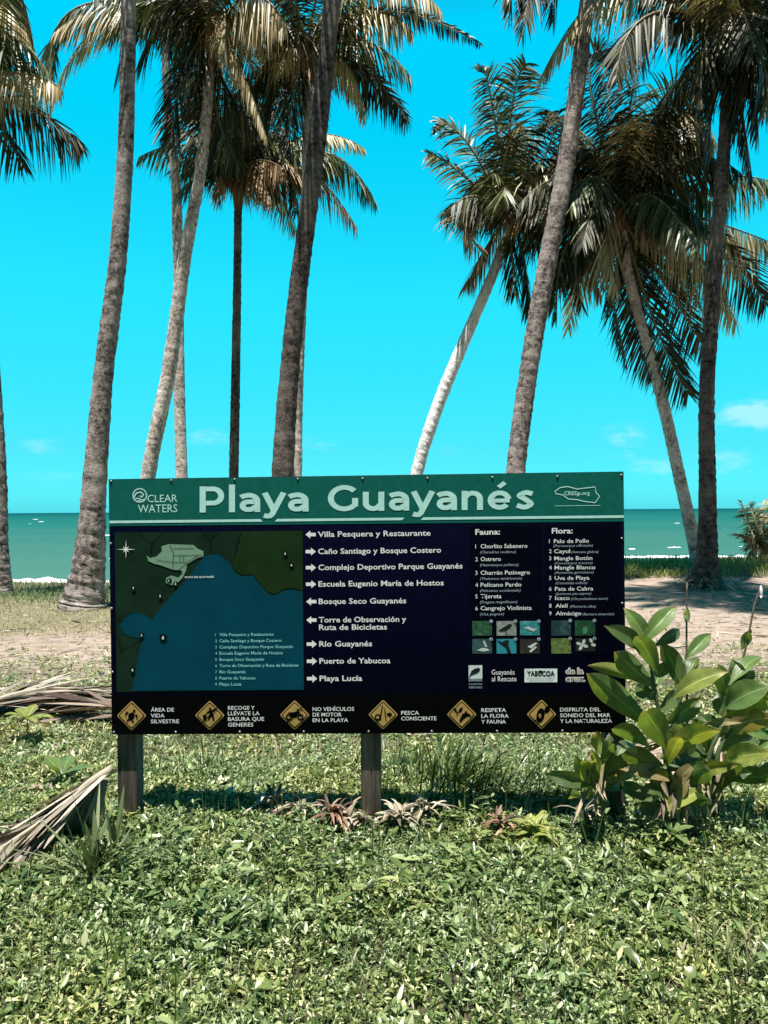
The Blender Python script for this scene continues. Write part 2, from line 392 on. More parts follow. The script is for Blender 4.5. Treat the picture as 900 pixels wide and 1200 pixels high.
def sea_mat():
    m, nt, b = mat('sea_water')
    tc = nt.nodes.new('ShaderNodeTexCoord'); sp = nt.nodes.new('ShaderNodeSeparateXYZ'); nt.links.new(tc.outputs['Object'], sp.inputs[0])
    lg = nt.nodes.new('ShaderNodeMath'); lg.operation = 'LOGARITHM'; nt.links.new(sp.outputs[1], lg.inputs[0]); lg.inputs[1].default_value = 10.0
    base = ramp(nt, lg.outputs[0], [(0, (.10, .33, .27)), (1, (.01, .10, .10))])
    rr = nt.nodes.new('ShaderNodeMapRange'); nt.links.new(lg.outputs[0], rr.inputs[0]); rr.inputs[1].default_value = 1.4; rr.inputs[2].default_value = 3.3
    nz = noise(nt, .03, 5, .6, None, (.35, 1, 1))
    ad = nt.nodes.new('ShaderNodeMath'); ad.operation = 'MULTIPLY_ADD'; nt.links.new(nz, ad.inputs[0]); ad.inputs[1].default_value = .5; ad.inputs[2].default_value = -.25
    s2 = nt.nodes.new('ShaderNodeMath'); s2.operation = 'ADD'; nt.links.new(rr.outputs[0], s2.inputs[0]); nt.links.new(ad.outputs[0], s2.inputs[1])
    base = ramp(nt, s2.outputs[0], [(0, (.042, .115, .092)), (.4, (.010, .088, .073)), (.75, (.002, .06, .055)), (1, (.0, .034, .038))])
    nt.links.new(base, b.inputs['Base Color'])
    b.inputs['Roughness'].default_value = .6; b.inputs['Specular IOR Level'].default_value = .05
    bump(nt, b, noise(nt, .9, 6, .65, None, (.35, 1, 1)), .5, .4)
    return m
M_SEA = sea_mat()
def sea_h(X, Y):
    a = np.clip(1 - (Y - 20) / 400, 0, 1)
    return SEA + a * (.10 * np.sin(Y * .75 + .6 * np.sin(X * .13) + .4 * hnoise(X, Y, .12, 5)) * sst(26, 40, Y) + .05 * hnoise(X, Y, .7, 6))
sea = sheet('sea', axis(-30000, 30000, -80, 80, 2.0, 1.3), axis(18, 40000, 18, 140, .5, 1.12), sea_h, M_SEA); tag(sea, kind='structure')

# white water: breaking wave along the shore plus scattered whitecaps
M_FOAM = plain('sea_foam', (.82, .85, .85), .8, .08, .2, 6)
def foam():
    A = Acc(); g = np.random.default_rng(3)
    def line(x0, x1, y0, wid, hgt, amp, seed):
        xs = np.arange(x0, x1, .22); n = len(xs)
        yc = y0 + amp * hnoise(xs, xs * 0, .5, seed); w = wid * (1 + .45 * hnoise(xs, xs * 0, 3.0, seed + 1)); h = hgt * (1 + .9 * hnoise(xs, xs * 0, 2.4, seed + 2))
        prof = [(-1, -.03), (-.6, .35), (-.15, .8), (.25, 1), (.6, .55), (1, -.1)]
        V = np.stack([np.stack([xs, yc + a * w, SEA + .04 + b * h + .03 * g.normal(size=n)], -1) for a, b in prof], 1).reshape(-1, 3)
        k = len(prof); F = np.array([[i * k + j, (i + 1) * k + j, (i + 1) * k + j + 1, i * k + j + 1] for i in range(n - 1) for j in range(k - 1)])
        A.add(V, F)
    line(-40, 5, 24.4, .9, .16, .5, 11); line(3, 30, 35.5, .35, .10, .7, 13)
    return A.build('breaking_wave', M_FOAM, None, True)
tag(foam(), kind='structure')
def caps():
    A = Acc(); g = np.random.default_rng(5)
    for k in range(70):
        Y = 30 * (1.0 / (1 - g.uniform(0, .93))); X = g.uniform(-.65, .65) * Y + g.normal() * 2
        if Y > 420: continue
        L = g.uniform(.08, .30) * (1 + Y / 60); h = g.uniform(.008, .03) * (1 + Y / 150); n = 9
        u = np.linspace(-1, 1, n); xs = X + u * L; ys = Y + .25 * L * hnoise(xs, xs, 1.2, k)
        hh = h * (1 - u * u) * (1 + .6 * np.sin(u * 9 + k)); dep = .2 * (1 - u * u) + .02
        z = sea_h(xs, ys)
        V = np.stack([np.stack([xs, ys - dep, z - .02], -1), np.stack([xs, ys, z + .02 + hh], -1), np.stack([xs, ys + dep, z - .02], -1)], 1).reshape(-1, 3)
        F = np.array([[i * 3 + j, (i + 1) * 3 + j, (i + 1) * 3 + j + 1, i * 3 + j + 1] for i in range(n - 1) for j in range(2)])
        A.add(V, F)
    return A.build('whitecaps', M_FOAM, None, True)
tag(caps(), 'small white wave crests scattered over the green sea', 'foam', kind='stuff')

# ------------------------------------------------------------------ palms
def frond(parent, p0, p1, p2, ll=.8, hang=.5, roll=20, m='g', n=None, seed=0, wd=.04):
    g = np.random.default_rng(seed + 17); p0, p1, p2 = map(np.asarray, (p0, p1, p2))
    c = 2 * p1 - .5 * (p0 + p2)
    def bz(t): t = np.asarray(t)[:, None]; return (1 - t) ** 2 * p0 + 2 * t * (1 - t) * c + t * t * p2
    tt = np.linspace(0, 1, 14); C = bz(tt); Ltot = np.linalg.norm(np.diff(C, axis=0), axis=1).sum()
    A = Acc(); A.add(*tube(C, np.linspace(.045, .008, 14), 5, cap=False))
    rob = A.build('frond', M_STEM, parent, True)
    n = n or int(max(26, Ltot * 23)); ll = ll * 1.08
    t = np.linspace(.1, .995, n); P = bz(t); T = nrm(bz(np.minimum(t + .01, 1.0)) - bz(t - .01))
    up0 = np.array([0, 0, 1.0]); Sd = np.cross(T, up0); bad = np.linalg.norm(Sd, axis=1) < .25
    Sd[bad] = np.cross(T[bad], np.array([0, 1.0, 0])) if bad.any() else Sd[bad]
    Sd = nrm(Sd); Up = np.cross(Sd, T); a = R(roll)
    S2 = Sd * math.cos(a) + Up * math.sin(a); U2 = Up * math.cos(a) - Sd * math.sin(a)
    prof = np.clip(np.sin(math.pi * np.clip(.14 + .80 * t, 0, 1)) ** .75, .18, 1)
    B = Acc()
    for s in (-1, 1):
        lean = .45 + .6 * t
        D = nrm(S2 * s + T * lean[:, None] + U2 * .22 + g.normal(size=(n, 3)) * .13)
        h = np.clip(hang * g.uniform(.65, 1.25, n), 0, .95)[:, None]
        D = nrm(D * (1 - h) + np.array([0, 0, -1.0]) * h + np.array([-.12, 0, 0]))
        Lf = ll * prof * g.uniform(.72, 1.12, n)
        keep = g.uniform(size=n) > .05
        W_ = nrm(T - D * (T * D).sum(1, keepdims=True)) + g.normal(size=(n, 3)) * .3
        V, F, U = blades(P[keep], D[keep], W_[keep], Lf[keep], wd * g.uniform(.7, 1.15, keep.sum()), (0, .3, .7, 1), (.5, 1, .75, .06), droop=.28 + .3 * hang)
        B.add(V, F, U)
    B.build('leaflets', FM[m], rob)
    return rob
def palm(label, Y, trunk, crown, fr, tm=M_TRUNK, fill=0, fill_len=3.2, seed=0, fill_m='d', el=(-30, 75), base=None, ydir=0.0, dark_patch=None):
    """trunk: (px, py, width px) from the base up; crown: px; fr: (x1,y1,x2,y2, roll, leaflet, hang, kind[, dy])"""
    g = np.random.default_rng(seed)
    pts = [at(x, y, Y) for x, y, w in trunk]; rad = [w * .5 / FPX * Y for x, y, w in trunk]
    p0 = pts[0]; gz = float(terr(p0[0], Y))
    if p0[2] > gz + .05:                       # hidden foot behind the sign: carry the line down to the ground
        d = (pts[0] - pts[1]) / (pts[0][2] - pts[1][2]); q = p0 + d * (gz - p0[2]) * .8; q[2] = gz
        pts.insert(0, q); rad.insert(0, rad[0] * 1.2)
    root = empty('coconut_palm', (pts[0][0], Y, gz), label, 'palm tree', 'coconut palms along the beach')
    pts.insert(0, pts[0] + np.array([0, 0, -.25])); rad.insert(0, rad[0] * 1.18)
    C = catmull(pts, 190); rr = catmull(np.array(rad)[:, None], 190)[:, 0]
    sides = 22; ln = np.concatenate([[0], np.cumsum(np.linalg.norm(np.diff(C, axis=0), axis=1))])
    ring = 1 + .014 * np.sin(ln * 30 + 4 * np.sin(ln * 2.3)) + .024 * g.normal(size=190)
    jit = ring[:, None] * (1 + .022 * g.normal(size=(190, sides)))
    V, F, U = tube(C, rr, sides, jit)
    mesh_np('trunk', V, F, tm, root, U, True)
    cp = at(crown[0], crown[1], Y)
    for i, f in enumerate(fr):
        x1, y1, x2, y2, ro, ll, hg, k = f[:8]
        dy = f[8] if len(f) > 8 else g.uniform(-.9, .9)
        st = cp + g.normal(size=3) * .07
        frond(root, st, at(x1, y1, Y + dy * .5), at(x2, y2, Y + dy), ll, hg, ro, k, seed=seed * 50 + i)
    for i in range(fill):
        a = i * 2.399 + seed; e = R(g.uniform(*el)); L = fill_len * g.uniform(.75, 1.1)
        d = np.array([math.cos(a) * math.cos(e), math.sin(a) * math.cos(e), math.sin(e)])
        p1 = cp + d * L * .5; p2 = cp + d * L * .95 + np.array([0, 0, -L * (.22 + .2 * math.cos(e))])
        frond(root, cp + g.normal(size=3) * .06, p1, p2, .75, .45, g.uniform(-30, 30), fill_m if g.uniform() < .55 else ('g' if g.uniform() < .85 else 'p'), seed=seed * 50 + 30 + i)
    # fibrous boot where the fronds leave the trunk
    bv, bf, bu = tube(np.array([cp + (0, 0, -.75), cp + (0, 0, -.35), cp + (0, 0, .1), cp + (0, 0, .45)]), [rr[-1] * 1.0, rr[-1] * 1.5, rr[-1] * 1.3, .05], 12)
    mesh_np('leaf_boot', bv, bf, M_FB, root, bu, True)
    return root

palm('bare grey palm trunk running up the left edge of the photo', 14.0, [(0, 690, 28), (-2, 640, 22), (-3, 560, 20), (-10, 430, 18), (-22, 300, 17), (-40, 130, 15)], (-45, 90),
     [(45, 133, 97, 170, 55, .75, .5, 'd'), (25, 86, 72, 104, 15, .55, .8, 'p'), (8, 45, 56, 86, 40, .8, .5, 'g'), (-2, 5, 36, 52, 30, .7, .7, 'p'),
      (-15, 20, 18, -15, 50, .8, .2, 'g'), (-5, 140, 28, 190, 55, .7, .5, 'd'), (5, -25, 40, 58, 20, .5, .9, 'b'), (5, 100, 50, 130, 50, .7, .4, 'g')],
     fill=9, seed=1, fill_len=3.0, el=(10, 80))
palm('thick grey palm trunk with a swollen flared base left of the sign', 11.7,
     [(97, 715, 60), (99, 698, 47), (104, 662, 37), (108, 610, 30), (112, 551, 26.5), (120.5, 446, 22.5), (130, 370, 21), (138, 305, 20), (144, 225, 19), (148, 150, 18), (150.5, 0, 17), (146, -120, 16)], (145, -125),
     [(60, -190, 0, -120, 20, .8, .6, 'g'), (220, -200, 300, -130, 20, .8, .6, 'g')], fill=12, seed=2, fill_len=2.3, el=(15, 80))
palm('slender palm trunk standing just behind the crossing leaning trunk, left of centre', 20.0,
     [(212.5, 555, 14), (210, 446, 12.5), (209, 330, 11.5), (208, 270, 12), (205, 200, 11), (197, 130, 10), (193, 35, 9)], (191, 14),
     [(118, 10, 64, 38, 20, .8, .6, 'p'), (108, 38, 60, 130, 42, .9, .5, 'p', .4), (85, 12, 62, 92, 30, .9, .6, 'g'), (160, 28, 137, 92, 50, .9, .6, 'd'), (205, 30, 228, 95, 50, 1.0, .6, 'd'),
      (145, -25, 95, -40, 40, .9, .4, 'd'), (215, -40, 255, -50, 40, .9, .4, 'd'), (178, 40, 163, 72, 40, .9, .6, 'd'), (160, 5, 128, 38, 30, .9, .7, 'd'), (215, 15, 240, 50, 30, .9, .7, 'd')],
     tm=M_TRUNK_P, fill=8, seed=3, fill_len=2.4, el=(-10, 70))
palm('grey palm trunk leaning right that crosses the slender trunk behind', 16.0,
     [(174, 555, 17.5), (185, 498, 17), (196, 446, 17), (206.5, 375, 16), (216, 305, 15), (225, 255, 14), (235, 200, 13.5), (242, 130, 13), (246, 60, 12)], (248, 38),
     [(212, 95, 201, 173, 65, .85, .35, 'd'), (254, 130, 281, 190, 60, .8, .4, 'd'), (270, 55, 313, 164, 10, .45, .85, 'p', -.6), (290, -6, 336, 28, 5, .9, .9, 'p', -.8),
      (214, -8, 170, 32, 20, .9, .7, 'd'), (262, 95, 300, 150, 40, .9, .5, 'd'), (232, 70, 226, 130, 40, .9, .5, 'd'), (262, -30, 300, -60, 40, .9, .4, 'g'), (232, -30, 200, -60, 40, .9, .4, 'd'),
      (262, 10, 262, 70, 10, .7, .9, 'p', -.9), (240, 0, 215, 50, 20, .9, .8, 'd')],
     tm=M_TRUNK_P, fill=11, seed=4, fill_len=2.6, el=(-15, 70))
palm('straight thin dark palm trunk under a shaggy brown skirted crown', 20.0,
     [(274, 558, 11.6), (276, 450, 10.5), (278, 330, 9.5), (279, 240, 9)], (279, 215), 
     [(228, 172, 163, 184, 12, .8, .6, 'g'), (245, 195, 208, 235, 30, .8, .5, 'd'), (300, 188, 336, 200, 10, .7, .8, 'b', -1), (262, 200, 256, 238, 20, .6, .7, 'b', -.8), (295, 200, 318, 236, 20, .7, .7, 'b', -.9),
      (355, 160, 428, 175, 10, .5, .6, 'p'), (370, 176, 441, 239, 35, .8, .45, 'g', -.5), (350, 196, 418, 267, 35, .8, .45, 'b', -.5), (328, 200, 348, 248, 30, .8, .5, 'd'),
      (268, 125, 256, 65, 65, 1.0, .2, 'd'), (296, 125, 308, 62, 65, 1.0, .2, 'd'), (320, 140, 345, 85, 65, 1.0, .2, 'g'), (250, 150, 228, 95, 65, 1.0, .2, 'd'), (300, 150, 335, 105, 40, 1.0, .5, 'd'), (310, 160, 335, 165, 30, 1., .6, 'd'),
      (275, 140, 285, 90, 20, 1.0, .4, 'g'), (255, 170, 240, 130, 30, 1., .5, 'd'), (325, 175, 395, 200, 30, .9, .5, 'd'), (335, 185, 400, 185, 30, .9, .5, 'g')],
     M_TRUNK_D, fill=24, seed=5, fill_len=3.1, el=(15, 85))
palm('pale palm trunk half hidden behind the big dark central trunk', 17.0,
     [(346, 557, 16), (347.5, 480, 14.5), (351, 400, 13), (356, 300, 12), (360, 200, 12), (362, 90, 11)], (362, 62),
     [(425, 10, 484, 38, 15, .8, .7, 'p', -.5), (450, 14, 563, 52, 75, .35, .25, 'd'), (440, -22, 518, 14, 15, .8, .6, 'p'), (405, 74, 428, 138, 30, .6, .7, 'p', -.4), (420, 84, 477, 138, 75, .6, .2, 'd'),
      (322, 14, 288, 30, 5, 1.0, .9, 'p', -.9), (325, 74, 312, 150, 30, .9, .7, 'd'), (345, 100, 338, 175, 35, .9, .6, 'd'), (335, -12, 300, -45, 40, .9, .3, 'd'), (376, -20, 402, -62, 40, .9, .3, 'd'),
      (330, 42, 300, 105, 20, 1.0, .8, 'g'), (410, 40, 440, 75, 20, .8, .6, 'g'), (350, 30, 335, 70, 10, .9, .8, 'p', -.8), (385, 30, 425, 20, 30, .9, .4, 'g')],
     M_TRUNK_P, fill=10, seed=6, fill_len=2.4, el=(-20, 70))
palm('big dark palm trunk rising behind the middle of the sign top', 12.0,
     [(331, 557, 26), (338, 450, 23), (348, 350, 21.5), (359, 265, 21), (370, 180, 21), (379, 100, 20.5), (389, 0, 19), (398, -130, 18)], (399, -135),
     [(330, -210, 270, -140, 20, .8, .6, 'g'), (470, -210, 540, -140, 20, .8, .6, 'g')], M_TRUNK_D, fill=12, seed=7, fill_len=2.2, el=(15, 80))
palm('white barked palm leaning right with a small windblown crown', 17.0,
     [(488, 556, 14.5), (503, 505, 14.5), (521, 455, 14.5), (546, 395, 13.5), (576, 325, 12), (590, 285, 11)], (597, 258),
     [(551, 172, 513, 143, 60, .7, .2, 'g'), (541, 204, 503, 180, 60, .7, .2, 'g'), (545, 250, 566, 298, 60, .7, .3, 'b'), (578, 130, 567, 80, 60, .8, .2, 'g'), (598, 140, 616, 74, 60, .9, .2, 'g'),
      (612, 150, 592, 178, 20, .9, .6, 'p'), (564, 300, 548, 334, 30, .6, .6, 'b'), (616, 318, 621, 364, 40, .7, .5, 'd'), (600, 300, 604, 345, 40, .7, .5, 'd'), (640, 180, 655, 130, 50, .9, .3, 'd'),
      (620, 190, 640, 150, 40, 1.0, .3, 'g'), (575, 205, 552, 228, 30, .8, .6, 'd'), (588, 165, 580, 115, 40, .9, .3, 'd'), (630, 225, 660, 250, 30, .9, .6, 'd'), (570, 235, 545, 262, 40, .7, .5, 'd'),
      (615, 215, 640, 205, 30, 1.0, .6, 'p', -.8), (590, 200, 600, 160, 30, .9, .4, 'd'), (640, 205, 672, 170, 40, .9, .4, 'd'), (603, 205, 598, 165, 10, .9, .6, 'd'), (640, 265, 660, 320, 40, .8, .5, 'd')],
     M_TRUNK_W, fill=14, seed=8, fill_len=2.1, el=(0, 80))
palm('tall grey palm trunk tilting right above the right half of the sign', 14.4,
     [(604, 555, 22.5), (613, 480, 22), (625, 400, 21.5), (641, 310, 21.5), (660, 210, 21), (675, 110, 19), (688, 0, 17), (693, -70, 15)], (694, -80),
     [(640, -50, 612, 42, 45, .7, .5, 'd'), (660, -50, 648, 25, 45, .7, .5, 'd'), (625, -70, 596, 20, 45, .7, .5, 'd'), (770, -110, 850, -40, 20, .8, .5, 'g')], fill=10, seed=9, fill_len=2.1, el=(20, 80))
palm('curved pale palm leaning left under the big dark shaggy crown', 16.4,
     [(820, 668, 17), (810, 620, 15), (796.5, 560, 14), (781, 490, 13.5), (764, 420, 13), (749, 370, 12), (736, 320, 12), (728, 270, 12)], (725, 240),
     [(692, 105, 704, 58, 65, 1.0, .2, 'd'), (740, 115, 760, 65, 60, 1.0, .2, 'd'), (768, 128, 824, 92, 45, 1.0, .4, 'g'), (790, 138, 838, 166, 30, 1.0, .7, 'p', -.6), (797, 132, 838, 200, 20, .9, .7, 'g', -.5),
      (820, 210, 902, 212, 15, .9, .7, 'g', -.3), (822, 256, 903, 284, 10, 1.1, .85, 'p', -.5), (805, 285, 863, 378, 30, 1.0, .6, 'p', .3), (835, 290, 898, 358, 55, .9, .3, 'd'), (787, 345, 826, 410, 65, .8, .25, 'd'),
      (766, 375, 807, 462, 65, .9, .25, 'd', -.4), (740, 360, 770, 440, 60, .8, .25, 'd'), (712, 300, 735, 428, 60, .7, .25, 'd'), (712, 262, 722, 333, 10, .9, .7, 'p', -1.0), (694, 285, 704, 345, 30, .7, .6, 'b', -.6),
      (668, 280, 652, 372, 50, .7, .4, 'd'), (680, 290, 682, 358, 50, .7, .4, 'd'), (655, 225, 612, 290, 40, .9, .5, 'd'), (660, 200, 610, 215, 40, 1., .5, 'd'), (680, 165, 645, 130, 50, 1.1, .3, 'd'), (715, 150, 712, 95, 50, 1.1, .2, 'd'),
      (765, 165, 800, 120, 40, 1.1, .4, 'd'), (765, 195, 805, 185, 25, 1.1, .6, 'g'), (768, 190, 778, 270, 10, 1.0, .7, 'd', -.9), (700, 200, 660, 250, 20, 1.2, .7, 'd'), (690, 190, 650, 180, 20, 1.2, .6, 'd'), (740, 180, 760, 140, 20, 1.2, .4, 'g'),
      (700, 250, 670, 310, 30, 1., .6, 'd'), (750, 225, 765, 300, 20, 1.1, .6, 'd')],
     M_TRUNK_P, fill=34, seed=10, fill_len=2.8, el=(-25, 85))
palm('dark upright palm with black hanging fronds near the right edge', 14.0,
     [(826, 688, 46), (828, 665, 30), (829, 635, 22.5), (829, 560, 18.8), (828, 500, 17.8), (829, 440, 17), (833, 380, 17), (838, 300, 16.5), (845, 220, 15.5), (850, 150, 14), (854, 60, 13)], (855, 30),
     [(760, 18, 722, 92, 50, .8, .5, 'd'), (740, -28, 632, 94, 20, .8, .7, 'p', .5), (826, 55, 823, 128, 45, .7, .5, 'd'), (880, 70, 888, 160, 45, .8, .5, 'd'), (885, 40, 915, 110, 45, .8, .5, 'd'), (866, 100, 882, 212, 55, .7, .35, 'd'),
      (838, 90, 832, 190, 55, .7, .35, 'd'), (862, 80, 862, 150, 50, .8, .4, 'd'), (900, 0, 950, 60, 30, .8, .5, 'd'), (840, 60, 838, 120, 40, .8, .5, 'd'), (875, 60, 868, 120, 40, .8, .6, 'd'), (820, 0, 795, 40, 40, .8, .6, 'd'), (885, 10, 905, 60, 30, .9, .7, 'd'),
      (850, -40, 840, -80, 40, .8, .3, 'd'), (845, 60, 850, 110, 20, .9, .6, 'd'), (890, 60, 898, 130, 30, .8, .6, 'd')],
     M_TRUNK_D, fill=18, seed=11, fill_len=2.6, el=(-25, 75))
palm('palm just outside the right edge whose crown shades the sand', 9.7, [(1000, 730, 38), (990, 500, 32), (965, 0, 28), (925, -640, 22)], (923, -660), [], fill=26, seed=12, fill_len=3.0, el=(-10, 50))
# short young palm at the right edge
def young():
    Y = 17.6; p = at(897, 668, Y); p[2] = float(terr(p[0], Y))
    root = empty('young_palm', p, 'short young palm with yellow green fronds at the right edge, above the beach bank', 'palm tree')
    c = p + (0, 0, .25)
    V, F, U = tube(np.array([p + (0, 0, -.1), p + (0, 0, .2), p + (0, 0, .45)]), [.16, .14, .08], 12); mesh_np('trunk', V, F, M_FB, root, U, True)
    for i, (x1, y1, x2, y2, k) in enumerate([(882, 622, 868, 586, 'p'), (886, 615, 878, 590, 'g'), (895, 612, 899, 584, 'p'), (905, 615, 918, 586, 'g'), (915, 628, 945, 610, 'g'), (888, 640, 876, 645, 'b'), (905, 640, 920, 655, 'b'), (893, 625, 886, 600, 'g'), (880, 632, 871, 628, 'b')]):
        frond(root, c, at(x1, y1, Y + random.uniform(-.3, .3)), at(x2, y2, Y + random.uniform(-.5, .5)), .5, .25, random.uniform(20, 70), k, n=26, seed=900 + i)
young()

# ------------------------------------------------------------------ the information sign
YS = 3.5; SY = R(2.0)
u_h = np.array([math.cos(SY), -math.sin(SY), 0.0]); n_f = np.array([-math.sin(SY), -math.cos(SY), 0.0])
P0 = at(430, 700, YS); O_ = np.array([0, 0, CAMZ])
def onplane(px, py, off=0.0):
    d = ray(px, py); t = ((P0 - O_) @ n_f) / (d @ n_f); return O_ + d * t + n_f * off
Q = {k: onplane(*v) for k, v in dict(TL=(127, 561.5), TR=(731, 552.5), BR=(734, 858.5), BL=(131, 861)).items()}
U3 = nrm((Q['TR'] - Q['TL']) + (Q['BR'] - Q['BL'])); V3 = np.cross(U3, n_f) * -1
V3 = np.cross(n_f, U3)
if V3[2] < 0: V3 = -V3
def sp3(px, py, layer=0): return onplane(px, py, .0012 * layer)
base_c = (Q['BL'] + Q['BR']) / 2; base_c = np.array([base_c[0], base_c[1], float(terr(base_c[0], base_c[1]))])
SIGN = empty('information_sign', base_c, 'large dark beach information board headed Playa Guayanés with map and white lettering', 'sign')

M_BLACK = plain('black_print', (.0010, .0010, .0014), .45, .3, .05); M_NAVY = plain('navy_print', (.0012, .0014, .0112), .45, .3, .05)
M_NAVY2 = plain('deep_navy_print', (.0007, .0009, .0054), .45, .3, .05)
M_GREEN = plain('green_print', (.006, .10, .08), .45, .12, .08); M_MINT = plain('mint_print', (.42, .68, .62), .45, .08, .3)
M_WHITE = plain('white_print', (.72, .72, .70), .45, .06, .3); M_GREY = plain('grey_print', (.30, .36, .40), .45, .1, .3)
M_LAND = plain('map_land_print', (.007, .022, .012), .45, .25, .06, 9); M_LAND2 = plain('map_ridge_print', (.010, .027, .008), .45, .25, .06, 9)
M_WATER = plain('map_water_print', (.001, .045, .07), .45, .15, .06, 5); M_TOWN = plain('map_site_print', (.17, .28, .19), .45, .1, .08)
M_ROAD = plain('map_road_print', (.002, .006, .004), .45, .1, .05); M_GOLD = plain('ochre_print', (.36, .23, .075), .45, .15, .1)
M_LEGEND = plain('aqua_print', (.22, .55, .56), .45, .1, .3); M_MAROON = plain('maroon_print', (.16, .02, .03), .45, .1, .3)
M_EDGE = plain('board_edge', (.03, .05, .05), .6, .3)
def wood_mat():
    m, nt, b = mat('weathered_post_wood')
    n1 = noise(nt, 6, 7, .65, None, (6, 6, .35)); n2 = noise(nt, 30, 5, .6, None, (3, 3, .2))
    c = ramp(nt, n1, [(.3, (.035, .026, .02)), (.5, (.11, .085, .066)), (.72, (.21, .165, .125))])
    nt.links.new(mixc(nt, .5, c, ramp(nt, n2, [(.35, (.4, .4, .4)), (.6, (1, 1, 1))]), 'MULTIPLY'), b.inputs['Base Color'])
    b.inputs['Roughness'].default_value = .9; bump(nt, b, n2, .7, .01); return m
M_WOOD = wood_mat(); M_BOLT = plain('bolt_metal', (.22, .22, .22), .45, .2, .5)
M_BOLT.node_tree.nodes['Principled BSDF'].inputs['Metallic'].default_value = .8

# board (20 mm sheet), rails, posts
th = .026
V = np.array([Q[k] for k in ('BL', 'BR', 'TR', 'TL')]); V = np.vstack([V, V - n_f * th])
F = np.array([[0, 1, 2, 3], [7, 6, 5, 4], [0, 4, 5, 1], [1, 5, 6, 2], [2, 6, 7, 3], [3, 7, 4, 0]])
bd = mesh_np('board', V, F, M_NAVY, SIGN); bevel(bd, .003)
for fr_ in (.18, .82):
    a = Q['BL'] * (1 - fr_) + Q['TL'] * fr_; b_ = Q['BR'] * (1 - fr_) + Q['TR'] * fr_
    c = (a + b_) / 2 - n_f * (th + .006); h = (b_ - a) / 2 * .985
    V, F = box_vf(c, h, n_f * .0055, V3 * .045); ob = mesh_np('rail', V, F, M_WOOD, SIGN); bevel(ob, .003)
top_c = (Q['TL'] + Q['TR']) / 2
for i, (xl, xr, yb) in enumerate(((133.5, 157, 955), (422, 445.5, 925), (712, 735, 930))):
    c0 = onplane((xl + xr) / 2, 861, -(th + .012 + .045)); w = (onplane(xr, 880) - onplane(xl, 880)) @ u_h / 2
    gz = float(terr(c0[0], c0[1])) - .4; zt = top_c[2] - .06 
    V, F = box_vf((c0[0], c0[1], (gz + zt) / 2), u_h * w, n_f * .045, (0, 0, (zt - gz) / 2)); ob = mesh_np('post', V, F, M_WOOD, SIGN); bevel(ob, .004)

def poly(name, pts, layer, m, parent=SIGN, raw=False):
    P = [np.asarray(p) if raw else sp3(p[0], p[1], layer) for p in pts]
    tri = tessellate_polygon([[Vector(p) for p in P]])
    nn = n_f
    out = []
    for t in tri:
        a, b, c = (P[i] for i in t)
        out.append(t if np.cross(b - a, c - a) @ nn > 0 else (t[0], t[2], t[1]))
    return mesh_np(name, np.array(P), out, m, parent)
def multi(name, polys, layer, m, parent=SIGN):
    Vs = []; Fs = []; k = 0
    for pts in polys:
        P = [sp3(p[0], p[1], layer) for p in pts]
        for t in tessellate_polygon([[Vector(p) for p in P]]):
            a, b, c = (P[i] for i in t)
            t = t if np.cross(b - a, c - a) @ n_f > 0 else (t[0], t[2], t[1])
            Fs.append(tuple(q + k for q in t))
        Vs += P; k += len(P)
    return mesh_np(name, np.array(Vs), Fs, m, parent)
def stroke(pts, w):
    pts = np.asarray(pts, float); t = nrm(np.gradient(pts, axis=0)); n = np.stack([-t[:, 1], t[:, 0]], 1) * w / 2
    return [list(np.vstack([pts[i:i + 2] + n[i:i + 2], (pts[i:i + 2] - n[i:i + 2])[::-1]])) for i in range(len(pts) - 1)]
def ell(cx, cy, rx, ry=None, rot=0, n=18):
    ry = ry or rx; a = np.linspace(0, 2 * math.pi, n, endpoint=False); x = np.cos(a) * rx; y = np.sin(a) * ry; r = R(rot)
    return [(cx + p * math.cos(r) - q * math.sin(r), cy + p * math.sin(r) + q * math.cos(r)) for p, q in zip(x, y)]
def lerp_edge(y_l, y_r, x): return y_l + (y_r - y_l) * (x - 127) / 604.0
def ring(cx, cy, r0, r1, n=24):
    return [[(cx + math.cos(a) * r0, cy + math.sin(a) * r0), (cx + math.cos(a) * r1, cy + math.sin(a) * r1), (cx + math.cos(b) * r1, cy + math.sin(b) * r1), (cx + math.cos(b) * r0, cy + math.sin(b) * r0)]
            for a, b in ((2 * math.pi * i / n, 2 * math.pi * (i + 1) / n) for i in range(n))]

_H = {}
def text(s, xl, yb, xr, cap, m, layer, name='lettering', parent=SIGN, bold=.018, shear=0.0, spacing=1.0):
    cu = bpy.data.curves.new('t', 'FONT'); cu.body = s; cu.size = 1; cu.offset = bold; cu.resolution_u = 4 if cap > 12 else 2; cu.shear = shear; cu.space_character = spacing
    ob = bpy.data.objects.new('t', cu); me = bpy.data.meshes.new_from_object(ob); bpy.data.objects.remove(ob); bpy.data.curves.remove(cu)
    co = np.zeros(len(me.vertices) * 3); me.vertices.foreach_get('co', co); co = co.reshape(-1, 3)
    x0, x1 = co[:, 0].min(), co[:, 0].max()
    a = sp3(xl, yb, layer); b = sp3(xr, yb - (xr - xl) * .009, layer); wid = (b - a) @ U3
    nat = name in ('list_number', 'legend_number', 'marker_number', 'photo_number'); bold = bold
    cp = np.linalg.norm(sp3(xl, yb - cap) - sp3(xl, yb))
    sy = cp / .728; sx = sy if nat else wid / (x1 - x0)
    W3 = a + np.outer((co[:, 0] - x0) * sx, U3) + np.outer(co[:, 1] * sy, V3) - parent_org(parent)
    me.vertices.foreach_set('co', W3.astype(np.float32).ravel()); me.update()
    me.materials.append(m); me.name = name
    o = bpy.data.objects.new(name, me); COL.objects.link(o); o.parent = parent
    return o

